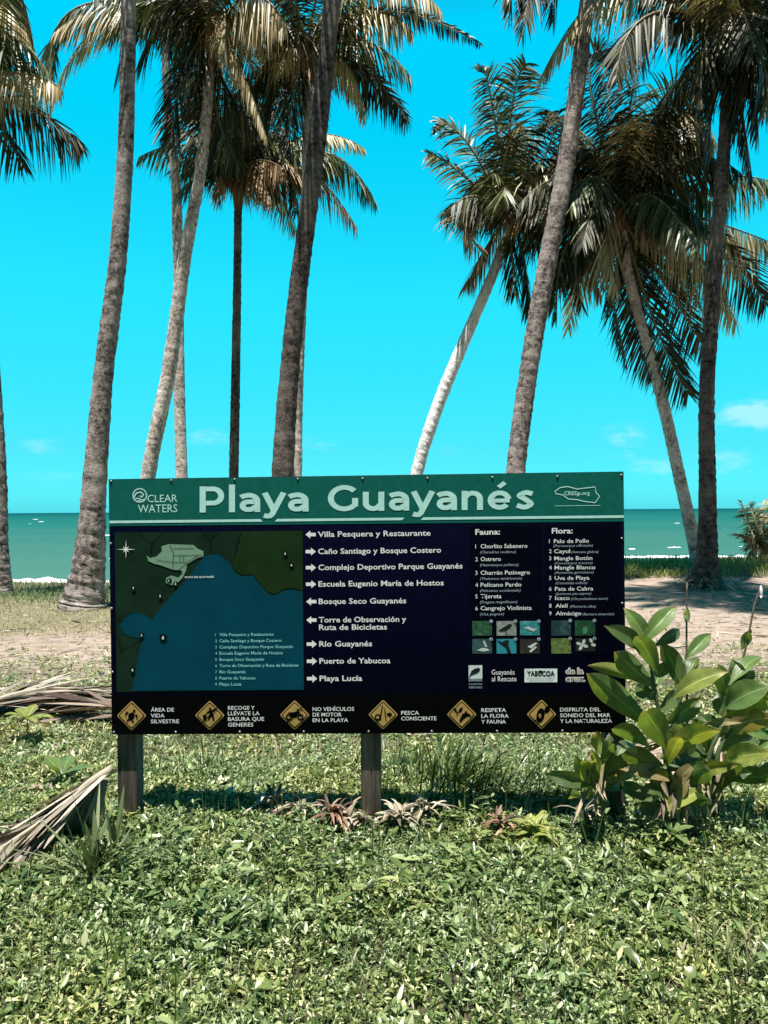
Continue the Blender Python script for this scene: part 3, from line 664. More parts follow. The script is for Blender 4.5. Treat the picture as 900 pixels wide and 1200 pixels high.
# header
hd = poly('header_panel', [(127.6, 562.1), (730.4, 553.1), (731.2, 611), (128.6, 616.5)], 1, M_GREEN)
lab = [(128.4, 610), (731, 603.6), (731, 607), (128.5, 613.4)]
ub = lambda x: lerp_edge(611.7, 605.3, x)
multi('underline', [[(128.5, ub(128.5) - 1.5), (305, ub(305) - 1.5), (308, ub(308) + 1.5), (128.5, ub(128.5) + 1.5)], [(325, ub(325) - 1.5), (474, ub(474) - 1.5), (471, ub(471) + 1.5), (322, ub(322) + 1.5)],
                    [(496, ub(496) - 1.5), (731, ub(731) - 1.5), (731, ub(731) + 1.5), (493, ub(493) + 1.5)]], 2, M_MINT, hd)
def arc(cx, cy, rx, ry, a0, a1, n=16): return [(cx + rx * math.cos(R(a)), cy + ry * math.sin(R(a))) for a in np.linspace(a0, a1, n)]
SW = .178
GL = {'P': (.74, [[(.0975, 0), (.0975, 1)], [(.19, .9025), (.40, .9025)] + arc(.40, .63, .245, .2725, 90, -90)[1:] + [(.19, .3575)]]),
      'l': (.195, [[(.0975, 0), (.0975, 1.06)]]),
      'a': (.62, [[(.5225, 0), (.5225, .44)], [(.04, .565)] + [(.12, .615)] + arc(.28, .42, .2425, .225, 95, 0), [(.4250, .395), (.27, .395)] + arc(.25, .245, .155, .15, 90, 270)[1:] + [(.33, .10), (.43, .15), (.47, .22)]]),
      'y': (.74, [[(.09, .735), (.37, .04)], [(.65, .735), (.37, .06), (.31, -.09), (.25, -.155), (.17, -.165), (.07, -.13)]]),
      'G': (.92, [arc(.5, .5, .4025, .4125, 42, 318, 30), [(.8225, .5), (.8225, .17)]]),
      'u': (.66, [[(.5625, .735), (.5625, 0)], [(.0975, .735), (.0975, .33)] + arc(.315, .31, .2175, .2225, 180, 345)[1:]]),
      'n': (.66, [[(.0975, 0), (.0975, .735)], arc(.335, .42, .2225, .2275, 165, 0) + [(.5575, 0)]]),
      'é': (.72, [arc(.36, .3675, .2675, .28, 8, 322, 26), [(.10, .35), (.66, .35)], [(.33, .86), (.52, 1.04)]]),
      's': (.56, [[tuple(q) for q in catmull([(.50, .60), (.30, .648), (.115, .53), (.28, .395), (.45, .215), (.27, .088), (.03, .165)], 30)]])}
def title(word, xl, yb, xr, cap):
    gap = .125; adv = sum(GL[c][0] for c in word) + gap * (len(word) - 1)
    for a_, b_ in zip(word, word[1:]): adv -= .09 if 'y' in (a_, b_) else 0
    kx = (xr - xl) / adv; x = 0.0; prev = ''
    for c in word:
        if prev and 'y' in (prev, c): x -= .09
        Vs = []; Fs = []; k = 0; ly = 2.0
        for st in GL[c][1]:
            sw = .15 if (c == 'é' and len(st) == 2) or c == 's' and False else SW
            p = np.array(st, float); d = np.diff(p, axis=0); d = d / np.linalg.norm(d, axis=1)[:, None]
            nl = np.stack([-d[:, 1], d[:, 0]], 1); nn = np.vstack([nl[:1], nl[:-1] + nl[1:], nl[-1:]]); nn = nn / np.linalg.norm(nn, axis=1)[:, None]
            ms = np.concatenate([[1], 1 / np.maximum((nn[1:-1] * nl[1:]).sum(1), .5), [1]])[:, None]
            for e0, e1 in zip(p + nn * ms * sw / 2, p - nn * ms * sw / 2):
                for e_ in (e1, e0):
                    px_ = xl + (x + e_[0]) * kx; Vs.append(sp3(px_, yb - (px_ - xl) * .0096 - e_[1] * cap, ly))
            m_ = len(p); Fs += [(k + 2 * i, k + 2 * i + 2, k + 2 * i + 3, k + 2 * i + 1) for i in range(m_ - 1)]; k += 2 * m_; ly += .12
        mesh_np('title_letter', np.array(Vs), Fs, M_MINT, hd); x += GL[c][0] + gap; prev = c
title('Playa', 233.8, 600.6, 362, 30.5)
title('Guayanés', 384, 599.2, 626.3, 30.5)
text('CLEAR', 173, 588.6, 208, 9.2, M_MINT, 2, 'logo_lettering', hd, bold=0.0)
text('WATERS', 162, 600.8, 208, 9.8, M_MINT, 2, 'logo_lettering', hd, bold=0.0)
multi('wave_logo', ring(164, 580.6, 7.3, 8.6) + stroke([(157, 583), (160, 578), (165, 576.5), (168.5, 579.5), (166.5, 582.5), (164, 581)], 1.7) + stroke([(157.5, 585), (162, 583.8), (167, 586), (171, 584.5)], 1.3) + stroke([(159.5, 587.3), (163, 586.4), (167, 588)], 1.0), 2, M_MINT, hd)
isl = [(648, 100), (665, 88), (690, 85), (720, 93), (780, 86), (783, 105), (795, 117), (780, 138), (745, 134), (720, 128), (692, 126), (672, 112), (651, 109), (648, 100)]
isl = [(420 + x / 2.8125, 540 + y / 2.8125) for x, y in isl]
multi('island_logo', stroke(isl, 1.1) + stroke([(650, 592.8), (703.5, 592.2)], .5), 2, M_MINT, hd)
text('CRESjp.org', 661, 580.3, 691, 4.6, M_MINT, 2, 'logo_lettering', hd, bold=.01)

# map
mp = poly('map_panel', [(134.5, 624), (354.3, 621.8), (356.6, 809), (137, 811)], 1, M_LAND)
K = 900 / 230.0
def mq(pts): return [(130 + x / K, 610 + y / K) for x, y in pts]
poly('map_water', mq([(490, 150), (520, 165), (548, 200), (565, 235), (600, 255), (650, 252), (680, 290), (720, 335), (752, 345), (790, 322), (830, 318), (878, 325), (884, 775), (100, 780), (115, 690), (130, 600), (150, 540), (95, 535), (60, 515), (40, 480), (75, 435), (110, 418), (150, 430), (190, 455), (240, 390), (290, 330), (350, 270), (400, 200), (430, 165)]), 2, M_WATER, mp)
multi('map_hills', [mq([(600, 50), (880, 46), (880, 318), (830, 310), (790, 315), (752, 338), (720, 328), (680, 282), (650, 245), (600, 248), (572, 230), (556, 200), (585, 120)])], 2, M_LAND2, mp)
for p in ([(130, 58), (190, 105), (185, 150)], [(240, 56), (205, 85), (190, 110)], [(420, 55), (456, 90), (457, 150), (495, 150), (540, 180), (570, 170), (578, 110), (598, 55)], [(490, 52), (456, 90)], [(28, 455), (110, 418)], [(30, 610), (60, 590), (140, 545)], [(30, 535), (50, 600)]): multi('map_road', stroke(mq(p), .7), 3, M_ROAD, mp)
st_ = poly('map_site', mq([(165, 160), (180, 172), (210, 165), (235, 140), (232, 118), (265, 108), (380, 112), (400, 130), (425, 140), (425, 165), (400, 170), (350, 200), (345, 230), (330, 262), (300, 292), (275, 296), (252, 285), (255, 262), (280, 252), (310, 262), (328, 245), (325, 228), (285, 225), (230, 205), (200, 198), (172, 185)]), 3, M_TOWN, mp)
multi('map_street', sum([stroke(mq(p), .55) for p in ([(212, 180), (270, 190), (350, 192), (400, 160)], [(272, 112), (288, 150), (285, 222)], [(288, 160), (420, 158)], [(290, 128), (380, 128)], [(318, 162), (318, 188)], [(335, 162), (335, 188)], [(310, 225), (350, 195)])], []), 4, M_ROAD, mp)
cx, cy = mq([(70, 132)])[0]
star = []
for i in range(16):
    a = i * math.pi / 8; r = 11.2 if i % 4 == 0 else (5.2 if i % 4 == 2 else 1.7); star.append((cx + r * math.sin(a), cy - r * math.cos(a)))
poly('compass_rose', star, 3, M_WHITE, mp)
for n_, x, y in (('9', 800, 152), ('4', 828, 204), ('1', 270, 274), ('2', 298, 289), ('7', 105, 310), ('5', 228, 345), ('3', 143, 525), ('6', 241, 535), ('8', 101, 684)):
    X, Yp = mq([(x, y)])[0]; big = 4.2 if n_ == '6' else 2.8
    mk = poly('map_marker', ell(X, Yp, big), 5, M_ROAD, mp)
    text(n_, X - big * .33, Yp + big * .5, X + big * .33, big * 1.0, M_WHITE, 6, 'marker_number', mp, bold=.03)
text('PLAYA DE GUAYANÉS', 217, 677.2, 251, 2.0, M_WHITE, 4, 'map_lettering', mp, bold=.02)
leg = [('1', 'Villa Pesquera y Restaurante', 321), ('2', 'Caño Santiago y Bosque Costero', 330), ('3', 'Complejo Deportivo Parque Guayanés', 343.5), ('4', 'Escuela Eugenio María de Hostos', 331.5), ('5', 'Bosque Seco Guayanés', 309.5), ('6', 'Torre de Observación y Ruta de Bicicletas', 350), ('7', 'Río Guayanés', 288), ('8', 'Puerto de Yabucoa', 299.5), ('9', 'Playa Lucía', 283)]
for i, (a, b_, xr) in enumerate(leg):
    y = 745.3 + i * 7.26
    text(a, 252.5, y, 254.4, 3.4, M_LEGEND, 3, 'legend_number', mp, bold=0); text(b_, 257.4, y, xr, 3.7, M_LEGEND, 3, 'legend_lettering', mp, bold=.008)

# directions
dirs = [('Villa Pesquera y Restaurante', 504.5, 629.2, -1), ('Caño Santiago y Bosque Costero', 517, 649.2, 1), ('Complejo Deportivo Parque Guayanés', 542, 668, 1), ('Escuela Eugenio María de Hostos', 520, 687.4, 1), ('Bosque Seco Guayanés', 476, 707.8, -1),
        ('Torre de Observación y', 476, 729.4, -1), ('Ruta de Bicicletas', 453.5, 738.2, 0), ('Río Guayanés', 436, 757.6, 1), ('Puerto de Yabucoa', 457.5, 777.6, 1), ('Playa Lucía', 424.5, 798, 1)]
for i, (s, xr, y, d) in enumerate(dirs):
    xl = 372.6 + i * .22
    text(s, xl, y, xr, 6.6, M_WHITE, 1, 'direction_lettering', bold=.014)
    if d:
        c = 364.0 + i * .2; yy = y - 2.8; f = d
        poly('direction_arrow', [(c - 6 * f, yy - 2), (c + .3 * f, yy - 2), (c + .3 * f, yy - 4.6), (c + 6 * f, yy), (c + .3 * f, yy + 4.6), (c + .3 * f, yy + 2), (c - 6 * f, yy + 2)], 1, M_WHITE)

# fauna and flora
fa = poly('fauna_panel', [(550.5, 616.5), (635, 615.2), (635.8, 768.5), (551.5, 770)], 1, M_NAVY2)
fl = poly('flora_panel', [(638.5, 615.2), (727, 613.8), (728.5, 767), (639.8, 768.5)], 1, M_NAVY2)
text('Fauna:', 557, 626.5, 586, 6.6, M_WHITE, 2, 'heading_lettering', fa, bold=.02); text('Flora:', 646.6, 625.2, 671, 6.6, M_WHITE, 2, 'heading_lettering', fl, bold=.02)
for i, (s, xr, y, lat, xr2) in enumerate([('Chorlito Sabanero', 618, 642.5, '(Charadrius vociferus)', 604.5), ('Ostrero', 587, 657.5, '(Haematopus palliatus)', 607.5), ('Charrán Patinegro', 621, 673.5, '(Thalasseus sandvicensis)', 611.5), ('Pelícano Pardo', 611, 687.6, '(Pelecanus occidentalis)', 610), ('Tijereta', 587.5, 701, '(Fregata magnificens)', 606), ('Cangrejo Violinista', 623, 715, '(Uca pugnax)', 590.5)]):
    text(str(i + 1), 557, y + .2, 559.2, 5.0, M_WHITE, 2, 'list_number', fa, bold=0); text(s, 563.2, y, xr, 5.0, M_WHITE, 2, 'species_lettering', fa, bold=.006)
    text(lat, 562.6, y + 6, xr2, 3.2, M_GREY, 2, 'latin_lettering', fa, bold=0, shear=.2)
for i, (s, xr, y, lat, xl2, xr2, dy) in enumerate([('Palo de Pollo', 690, 636.4, '(Pterocarpus officinalis)', 648.5, 694.5, 4.6), ('Cayul', 668, 648.2, '(Annona glabra)', 669.5, 701, 0), ('Mangle Botón', 694, 656.5, '(Conocarpus erectus)', 650, 694, 4.8), ('Mangle Blanco', 697.5, 667.4, '(Avicennia germinans)', 650, 695.5, 4.9), ('Uva de Playa', 690.5, 679.6, '(Coccoloba uvifera)', 651, 688, 5), ('Pata de Cabra', 695, 692.2, '(Ipomoea pes-caprae)', 651, 692.5, 4.9), ('Icaco', 667.5, 703, '(Chrysobalanus icaco)', 669, 712, 0), ('Alelí', 665.5, 712, '(Plumeria alba)', 668, 698, 0), ('Almácigo', 681, 721, '(Bursera simaruba)', 682.5, 719.5, 0)]):
    text(str(i + 1), 643.4, y, 645.6, 4.8, M_WHITE, 2, 'list_number', fl, bold=0); text(s, 649 + i * .25, y, xr, 4.8, M_WHITE, 2, 'species_lettering', fl, bold=.006)
    text(lat, xl2, y + dy, xr2, 3.0, M_GREY, 2, 'latin_lettering', fl, bold=0, shear=.2)
def photo_mat(name, stops, sc):
    m, nt, b = mat(name); nt.links.new(ramp(nt, noise(nt, sc, 6, .7), stops), b.inputs['Base Color']); b.inputs['Roughness'].default_value = .4; return m
def tq(x0, y0, x1, y1): return [(420 + x / 2.8125, 710 + y / 2.8125) for x, y in ((x0, y0), (x1, y0 - .6), (x1 + .5, y1 - .6), (x0 + .5, y1))]
def tp(pts): return [(420 + x / 2.8125, 710 + y / 2.8125) for x, y in pts]
M_DK = plain('photo_dark_print', (.006, .008, .01), .4, .2); M_LT = plain('photo_pale_print', (.45, .48, .47), .4, .2)
ph = [(fa, (375, 50, 440, 98), [(.3, (.004, .02, .012)), (.55, (.02, .085, .04)), (.75, (.12, .2, .13))], 45, [], []),
      (fa, (455, 50, 520, 98), [(.3, (.12, .13, .12)), (.6, (.28, .3, .27)), (.8, (.4, .4, .36))], 60, [[(460, 82), (478, 70), (492, 62), (500, 58), (506, 62), (500, 72), (486, 80), (470, 84)], [(484, 80), (486, 95), (488, 95), (488, 80)]], []),
      (fa, (532, 50, 597, 97), [(.3, (.004, .09, .1)), (.55, (.03, .22, .24)), (.75, (.3, .45, .46))], 30, [], [[(545, 72), (560, 66), (578, 76), (590, 72), (578, 84), (560, 78)]]),
      (fa, (375, 109, 440, 157), [(.3, (.012, .035, .04)), (.6, (.03, .08, .085)), (.8, (.08, .13, .13))], 30, [], [[(388, 146), (408, 138), (424, 140), (432, 146), (412, 150)], [(410, 116), (416, 114), (424, 134), (418, 136)]]),
      (fa, (455, 109, 520, 157), [(.3, (.01, .17, .22)), (.7, (.02, .25, .30))], 10, [[(480, 114), (496, 112), (494, 130), (504, 156), (492, 157), (486, 138), (470, 126)], [(456, 112), (484, 124), (486, 132), (466, 124)]], []),
      (fa, (532, 109, 597, 157), [(.3, (.006, .006, .006)), (.6, (.03, .02, .014)), (.8, (.1, .07, .045))], 40, [], [[(556, 134), (584, 120), (590, 122), (570, 140)], [(562, 148), (584, 132), (588, 136), (568, 154)]]),
      (fl, (635, 48, 700, 98), [(.35, (.004, .01, .018)), (.55, (.015, .045, .055)), (.75, (.06, .13, .13))], 40, [], []),
      (fl, (713, 48, 780, 98), [(.35, (.003, .02, .01)), (.6, (.012, .07, .03)), (.8, (.04, .15, .07))], 25, [], [[(738, 74), (748, 66), (756, 76), (750, 92), (740, 92)]]),
      (fl, (635, 107, 700, 157), [(.35, (.03, .05, .012)), (.55, (.12, .17, .04)), (.75, (.3, .36, .14))], 60, [], []),
      (fl, (715, 107, 780, 150), [(.3, (.003, .004, .004)), (.8, (.012, .014, .014))], 30, [], [ell(726, 124, 9, 5, 20), ell(742, 118, 9, 5, 110), ell(748, 132, 9, 5, 20), ell(732, 138, 9, 5, 120), ell(766, 114, 8, 5, 60), ell(774, 128, 8, 5, 10), ell(738, 128, 5)])]
for i, (par, r_, stops, sc, dk, lt) in enumerate(ph):
    t_ = poly('species_photo', tq(*r_), 2, photo_mat('species_photo_print', stops, sc), par)
    if dk: multi('species_silhouette', [tp(q) for q in dk], 3, M_DK, par)
    if lt: multi('species_highlight', [tp(q) for q in lt], 3, plain('fruit_print', (.05, .2, .08), .4) if i == 7 else M_LT, par)
    num = str(i + 1) if i < 6 else ['1', '2', '5', '8'][i - 6]
    xx = 420 + r_[2] / 2.8125 - 1; yy = 710 + r_[1] / 2.8125
    multi('photo_number_disc', [ell(xx, yy, 2.0)], 4, M_GREY, par); text(num, xx - .7, yy + 1.3, xx + .7, 2.5, M_NAVY2, 5, 'photo_number', par, bold=.02)

# partner logos
lg = poly('partner_logo', tq(363, 196, 408, 240), 1, plain('pale_logo_print', (.55, .6, .58), .45))
multi('leaf_emblem', [tp([(368, 226), (372, 214), (384, 206), (398, 204), (402, 208), (396, 218), (382, 225), (372, 228), (366, 236), (364, 235)])], 2, M_DK, lg)
text('SURFRIDER', 549.2, 798.3, 565, 3.4, M_GREY, 1, 'logo_lettering', bold=.02); text('FOUNDATION', 549.5, 802.6, 565, 2.0, M_GREY, 1, 'logo_lettering', bold=0); text('PUERTO RICO', 549.8, 806.6, 565, 2.4, M_GREY, 1, 'logo_lettering', bold=.01)
text('Guayanés', 576, 790.6, 603, 6.2, M_WHITE, 1, 'logo_lettering', bold=.0); text('al Rescate', 576.2, 798.4, 605.3, 6.2, M_WHITE, 1, 'logo_lettering', bold=.0)
lg = poly('partner_logo', tq(547, 207, 655, 252), 1, plain('pale_logo_print', (.6, .66, .64), .45))
text('YABUCOA', 617.5, 792, 650, 6.0, M_DK, 2, 'logo_lettering', lg, bold=.035); text('municipio autónomo de Yabucoa', 617, 795.2, 650, 1.5, M_DK, 2, 'logo_lettering', lg, bold=0); text('oficina de turismo y cultura', 620, 797.9, 648, 1.4, M_DK, 2, 'logo_lettering', lg, bold=0)
multi('palm_emblem', [tp(ell(600, 217, 8, 5))], 2, M_DK, lg)
lg = text('de la', 662.5, 789.6, 684, 7.0, M_WHITE, 1, 'partner_logo', SIGN, bold=.075); text('cruz.', 662.5, 798.4, 686, 7.0, M_WHITE, 1.3, 'partner_logo', SIGN, bold=.075)
text('de la', 663.6, 789.2, 683, 6.2, M_MAROON, 2, 'logo_lettering', lg, bold=.0); text('cruz.', 663.6, 798.0, 685, 6.2, M_MAROON, 2, 'logo_lettering', lg, bold=.0)
poly('partner_logo', tq(774, 232, 806, 250), 1, plain('tan_logo_print', (.3, .24, .2), .45))

# footer with the six warning diamonds
ft = poly('footer_panel', [(130.6, 815.8), (733.4, 812.2), (733.6, 857.9), (131.3, 860.4)], 1, M_BLACK)
def rdia(cx, cy, h, cut=3.0):
    p = []
    for dx, dy in ((0, -1), (1, 0), (0, 1), (-1, 0)):
        c = np.array([cx + dx * h, cy + dy * h]); t = np.array([-dy, dx]) 
        for k in (-1, 0, 1):
            q = c - np.array([dx, dy]) * (cut * .55 if k else cut * .22) + t * k * cut * .55
            p.append((q[0], q[1]))
    return p
def slash(cx, cy): return stroke([(cx + 9.6, cy - 9.6), (cx - 9.6, cy + 9.6)], 1.3)
def mir(pts): return [(-x, y) for x, y in pts]
TURT = [ell(0, .6, 3.6, 4.8, 25), ell(3.2, -5.6, 1.5, 1.9, 30), [(-2.5, -2.5), (-5.5, -5.5), (-7.3, -2), (-7, 1.5), (-5.4, -2)], [(3.4, -1.4), (7, -1.5), (7.4, 3), (6.3, 5.4), (5.4, 1)], [(-3.4, 3), (-5.6, 5.5), (-5, 7.5), (-2.4, 5)], [(1.5, 4.6), (3.4, 8), (1.6, 8), (-.2, 5.4)]]
BIN = [[(-8, -1), (-3.4, -1.2), (-3.8, 5.6), (-7.4, 5.4)], ell(.6, -8, 1.4), [(-1, -6), (2.4, -6.6), (4.6, -1), (6, 6), (4.6, 6.4), (2, .6), (-1, 5.2), (-2.4, 4.4), (.2, -1)], [(2, -6), (9, -9.6), (9.4, -8.6), (3, -4)], [(-1, -5.4), (-4.6, -2.6), (-4, -1.8), (0, -3.6)]]
MOTO = ring(-6.6, 2.2, 2.1, 3.8, 14) + ring(6.6, 2.2, 2.1, 3.8, 14) + [[(-9, -3.4), (-3, -3.2), (1, -4), (4, -5.2), (5.6, -2.6), (3, 0), (2, 3), (-2.6, 3), (-3.6, -.4)]] + stroke([(3.4, -6.6), (7, 2)], 1.2) + stroke([(2, -6.6), (5.6, -7)], 1.0) + stroke([(-6.6, 2), (-1, .6)], 1.1)
FISH = ring(-6.4, 2.6, 2.2, 3.6, 14) + [[(-1.2, -11), (-.2, -11), (-2.6, 5), (-4.4, 5)], [(1, -9), (3, -3), (4, 7), (3, 7.6), (1.8, -1)], [(4, -1.5), (9, -2.6), (11, .6), (9, 1), (8.4, 4), (7.2, 1.6), (5, 1)], [(-10, 5.4), (-6, 6), (-2, 3.4), (-3, 6.6), (-8, 7)]]
RESP = [[(-10.5, -8), (-6.6, -6.6), (-5, -2), (-7.6, -3.2)], [(-4.4, -2), (-2.4, -7), (1.6, -9), (0, -4)], stroke([(-5, -3), (-5.4, 1.5)], 1.2)[0], [(-2, 5), (1, -1), (6, -2.4), (10, 0), (11.4, 2.4), (7.4, 2), (4, 3.4), (1, 6.4), (-1, 9), (-3, 8)], [(3, -2), (5, -5), (6, -2)]]
SONI = [ell(-1.4, 1, 4.6, 8.6, 12), ell(6.5, -6, 3, 4.6, 30)]
dia = [(154.5, 838.4, TURT, 0), (246, 838.1, BIN, 1), (345.5, 837.6, MOTO, 1), (449, 837.2, FISH, 0), (541, 837, RESP, 0), (634.5, 836.9, SONI, 1)]
for cx, cy, shp, sl_ in dia:
    d_ = poly('warning_diamond', rdia(cx, cy, 17.6), 2, M_GOLD, ft)
    poly('diamond_border', rdia(cx, cy, 15.6, 2.6), 3, M_BLACK, ft); poly('diamond_field', rdia(cx, cy, 14.2, 2.4), 4, M_GOLD, ft)
    multi('pictogram', [[(cx + x, cy + y) for x, y in q] for q in shp], 5, M_BLACK, ft)
    if sl_: multi('slash', slash(cx, cy), 6, M_BLACK, ft)
    if shp is SONI: multi('pictogram', [ell(cx - 2.0, cy + 1.5, 1.6, 2.6)], 6, M_GOLD, ft)
caps_ = [(177, [('ÁREA DE', 204, 833.8), ('VIDA', 193, 840.6), ('SILVESTRE', 210, 847.4)]), (267.3, [('RECOGE Y', 298.5, 831.6), ('LLÉVATE LA', 304.3, 838), ('BASURA QUE', 309.6, 844.6), ('GENERES', 297, 851.2)]),
         (366.5, [('NO VEHÍCULOS', 415, 833), ('DE MOTOR', 400.5, 839.5), ('EN LA PLAYA', 408, 846)]), (470.2, [('PESCA', 491, 837.4), ('CONSCIENTE', 511.5, 844)]),
         (564, [('RESPETA', 593, 834.2), ('LA FLORA', 596, 841), ('Y FAUNA', 592.8, 847.8)]), (656.3, [('DISFRUTA DEL', 703.5, 833.6), ('SONIDO DEL MAR', 715, 840.3), ('Y LA NATURALEZA', 717, 847)])]
for xl, ls in caps_:
    for s, xr, y in ls: text(s, xl, y, xr, 4.6, M_WHITE, 2, 'caption_lettering', ft, bold=.006)
# bolts
for x, y in [(130.4, 564), (200.7, 563.2), (275, 562), (349, 561.5), (425, 561), (501, 560.6), (577, 559.6), (653, 558.6), (728, 557), (133.6, 858), (206, 858), (281, 857.6), (356, 857.4), (432, 857.2), (506, 857), (582.5, 856.8), (659, 856.4), (130, 637), (131, 713), (132, 787.5), (728.5, 631), (729, 707), (729.5, 782)]:
    c = sp3(x, y, 1); r = .0062; a = np.linspace(0, 2 * math.pi, 10, endpoint=False)
    rings = [c + np.outer(np.cos(a) * r * s, U3) + np.outer(np.sin(a) * r * s, V3) + n_f * h for s, h in ((1, 0), (.95, .002), (.6, .0042), (.05, .005))]
    V = np.vstack(rings); F = np.array([[k * 10 + j, k * 10 + (j + 1) % 10, (k + 1) * 10 + (j + 1) % 10, (k + 1) * 10 + j] for k in range(3) for j in range(10)])
    mesh_np('bolt', V, F, M_BOLT, SIGN, smooth=True)

# ------------------------------------------------------------------ broad-leaved plants right of the sign
def cq(x, y, Y): return at(660 + x / 3.53, 660 + y / 3.53, Y)
LTS = (0, .06, .14, .26, .40, .54, .68, .80, .90, .96, 1.0); LWS = (.14, .22, .44, .72, .93, 1.0, .90, .64, .34, .13, .01)
def big_leaf(parent, bx, by, tx, ty, w, Y, m, dy=None, bow=.10, roll=None, fold=.40):
    g = random
    dy = g.uniform(-.16, .12) if dy is None else dy
    bx -= (tx - bx) * .12; by -= (ty - by) * .12
    a = cq(bx, by, Y + g.uniform(-.03, .03)); b = cq(tx, ty, Y + dy); D = b - a; L = np.linalg.norm(D); D = D / L
    view = nrm(a - np.array([0, 0, CAMZ])); s = np.cross(D, view); s = nrm(s); o = np.cross(s, D)
    r = R(g.uniform(-30, 30) if roll is None else roll); s = s * math.cos(r) + o * math.sin(r)
    wd = w / 3.53 / FPX * Y * .95
    V, F, U = blades(a, D, s, L, wd, LTS, LWS, droop=.06, fold=fold, cols=7, bow=bow, wave=.035)
    ob = mesh_np('leaf', V, F, m, parent, U, True)
    return ob
def stem(parent, pts, r0, r1, m, name='stem'):
    C = catmull(pts, 24); V, F, U = tube(C, np.linspace(r0, r1, 24), 8); return mesh_np(name, V, F, m, parent, U, True)
M_CST = plain('green_stem', (.07, .10, .04), .45, .3)
M_STRAWD = plain('dry_strip', (.26, .2, .14), .7, .4)
def plant(Y, bx, by, label, stems, leaves, group='broad leaved plants beside the sign', extra=0, H=600):
    p = cq(bx, by, Y); p[2] = float(terr(p[0], p[1]))
    root = empty('broad_leaf_plant', p, label, 'plant', group)
    for s in stems: stem(root, [np.array(p) + (0, 0, -.05)] + [cq(x, y, Y) for x, y in s], .012, .007, M_CST)
    for l in leaves: big_leaf(root, *l[:5], Y, l[5], *l[6:])
    for k in range(extra):
        x = bx + random.uniform(-60, 60); y_ = by - random.uniform(30, .42 * H); a_ = random.uniform(-80, 80)
        L_ = random.uniform(160, 230); big_leaf(root, x, y_, x + L_ * math.sin(R(a_)), y_ - L_ * math.cos(R(a_)) * .8, random.uniform(55, 75), Y, random.choice((M_CG, M_CD, M_CD, M_CY, M_CO)), random.uniform(-.25, .25))
    for k in range(extra * 2):               # dried leaf strips hanging at the foot
        x = bx + random.uniform(-70, 70); y_ = by - random.uniform(60, 230); a_ = random.uniform(-1, 1)
        big_leaf(root, x, y_, x + 70 * a_, y_ + random.uniform(60, 130), random.uniform(12, 22), Y, random.choice((M_TWIG, M_CO, M_STRAWD)), random.uniform(-.2, .1))
    return root
g_, d_, y_, o_ = M_CG, M_CD, M_CY, M_CO
plant(3.28, 430, 1080, 'tall broad leaved plant overlapping the lower right corner of the sign', [[(425, 850), (400, 640), (372, 480), (345, 320)], [(440, 800), (470, 640), (495, 500), (500, 400)], [(432, 900), (436, 780)]],
      [(345, 320, 248, 172, 74, g_, .05), (338, 318, 472, 162, 78, g_, .05), (312, 350, 166, 244, 80, d_), (385, 440, 300, 285, 88, g_), (368, 500, 213, 348, 98, g_, -.1), (345, 660, 97, 428, 112, g_, -.12), (300, 480, 100, 410, 60, y_, .05), (385, 335, 482, 265, 56, d_, .1),
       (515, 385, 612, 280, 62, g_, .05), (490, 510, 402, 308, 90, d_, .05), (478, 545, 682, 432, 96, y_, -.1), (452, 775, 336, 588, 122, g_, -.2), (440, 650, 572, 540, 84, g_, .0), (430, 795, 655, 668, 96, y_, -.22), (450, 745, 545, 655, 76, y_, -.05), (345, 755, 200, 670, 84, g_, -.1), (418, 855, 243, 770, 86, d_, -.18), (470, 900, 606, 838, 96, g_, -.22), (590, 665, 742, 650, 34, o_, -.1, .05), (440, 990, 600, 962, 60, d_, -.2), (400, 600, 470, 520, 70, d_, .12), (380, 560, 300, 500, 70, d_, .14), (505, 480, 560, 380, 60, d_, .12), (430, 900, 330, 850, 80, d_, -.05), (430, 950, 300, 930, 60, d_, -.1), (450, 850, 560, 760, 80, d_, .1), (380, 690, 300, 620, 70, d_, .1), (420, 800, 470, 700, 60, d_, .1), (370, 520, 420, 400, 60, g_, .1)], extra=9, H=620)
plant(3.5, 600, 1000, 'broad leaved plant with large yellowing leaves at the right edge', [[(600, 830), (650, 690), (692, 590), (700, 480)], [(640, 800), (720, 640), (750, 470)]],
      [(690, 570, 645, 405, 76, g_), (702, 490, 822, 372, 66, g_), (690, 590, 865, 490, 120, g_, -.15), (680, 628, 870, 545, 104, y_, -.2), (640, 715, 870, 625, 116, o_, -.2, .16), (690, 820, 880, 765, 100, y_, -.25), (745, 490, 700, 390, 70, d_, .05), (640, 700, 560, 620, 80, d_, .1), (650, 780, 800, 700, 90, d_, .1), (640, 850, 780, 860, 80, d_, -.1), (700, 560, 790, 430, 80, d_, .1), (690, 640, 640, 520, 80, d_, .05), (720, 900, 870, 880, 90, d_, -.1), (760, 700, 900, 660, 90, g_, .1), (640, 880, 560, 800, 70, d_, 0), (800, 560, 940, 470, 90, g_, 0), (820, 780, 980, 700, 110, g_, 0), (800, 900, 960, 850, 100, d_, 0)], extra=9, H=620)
plant(3.36, 165, 1010, 'small broad leaved plant with upright yellow lit leaves below the sign corner', [[(165, 900), (168, 840)]],
      [(162, 790, 138, 688, 64, y_, .02), (166, 845, 204, 775, 62, g_, -.05), (178, 890, 116, 762, 40, y_, -.05), (180, 880, 260, 800, 80, d_), (200, 850, 190, 690, 60, d_, .08), (230, 800, 290, 740, 70, d_, .08), (170, 930, 240, 890, 60, d_), (165, 800, 210, 740, 60, g_), (168, 900, 130, 850, 50, d_, .03)], extra=6, H=400)
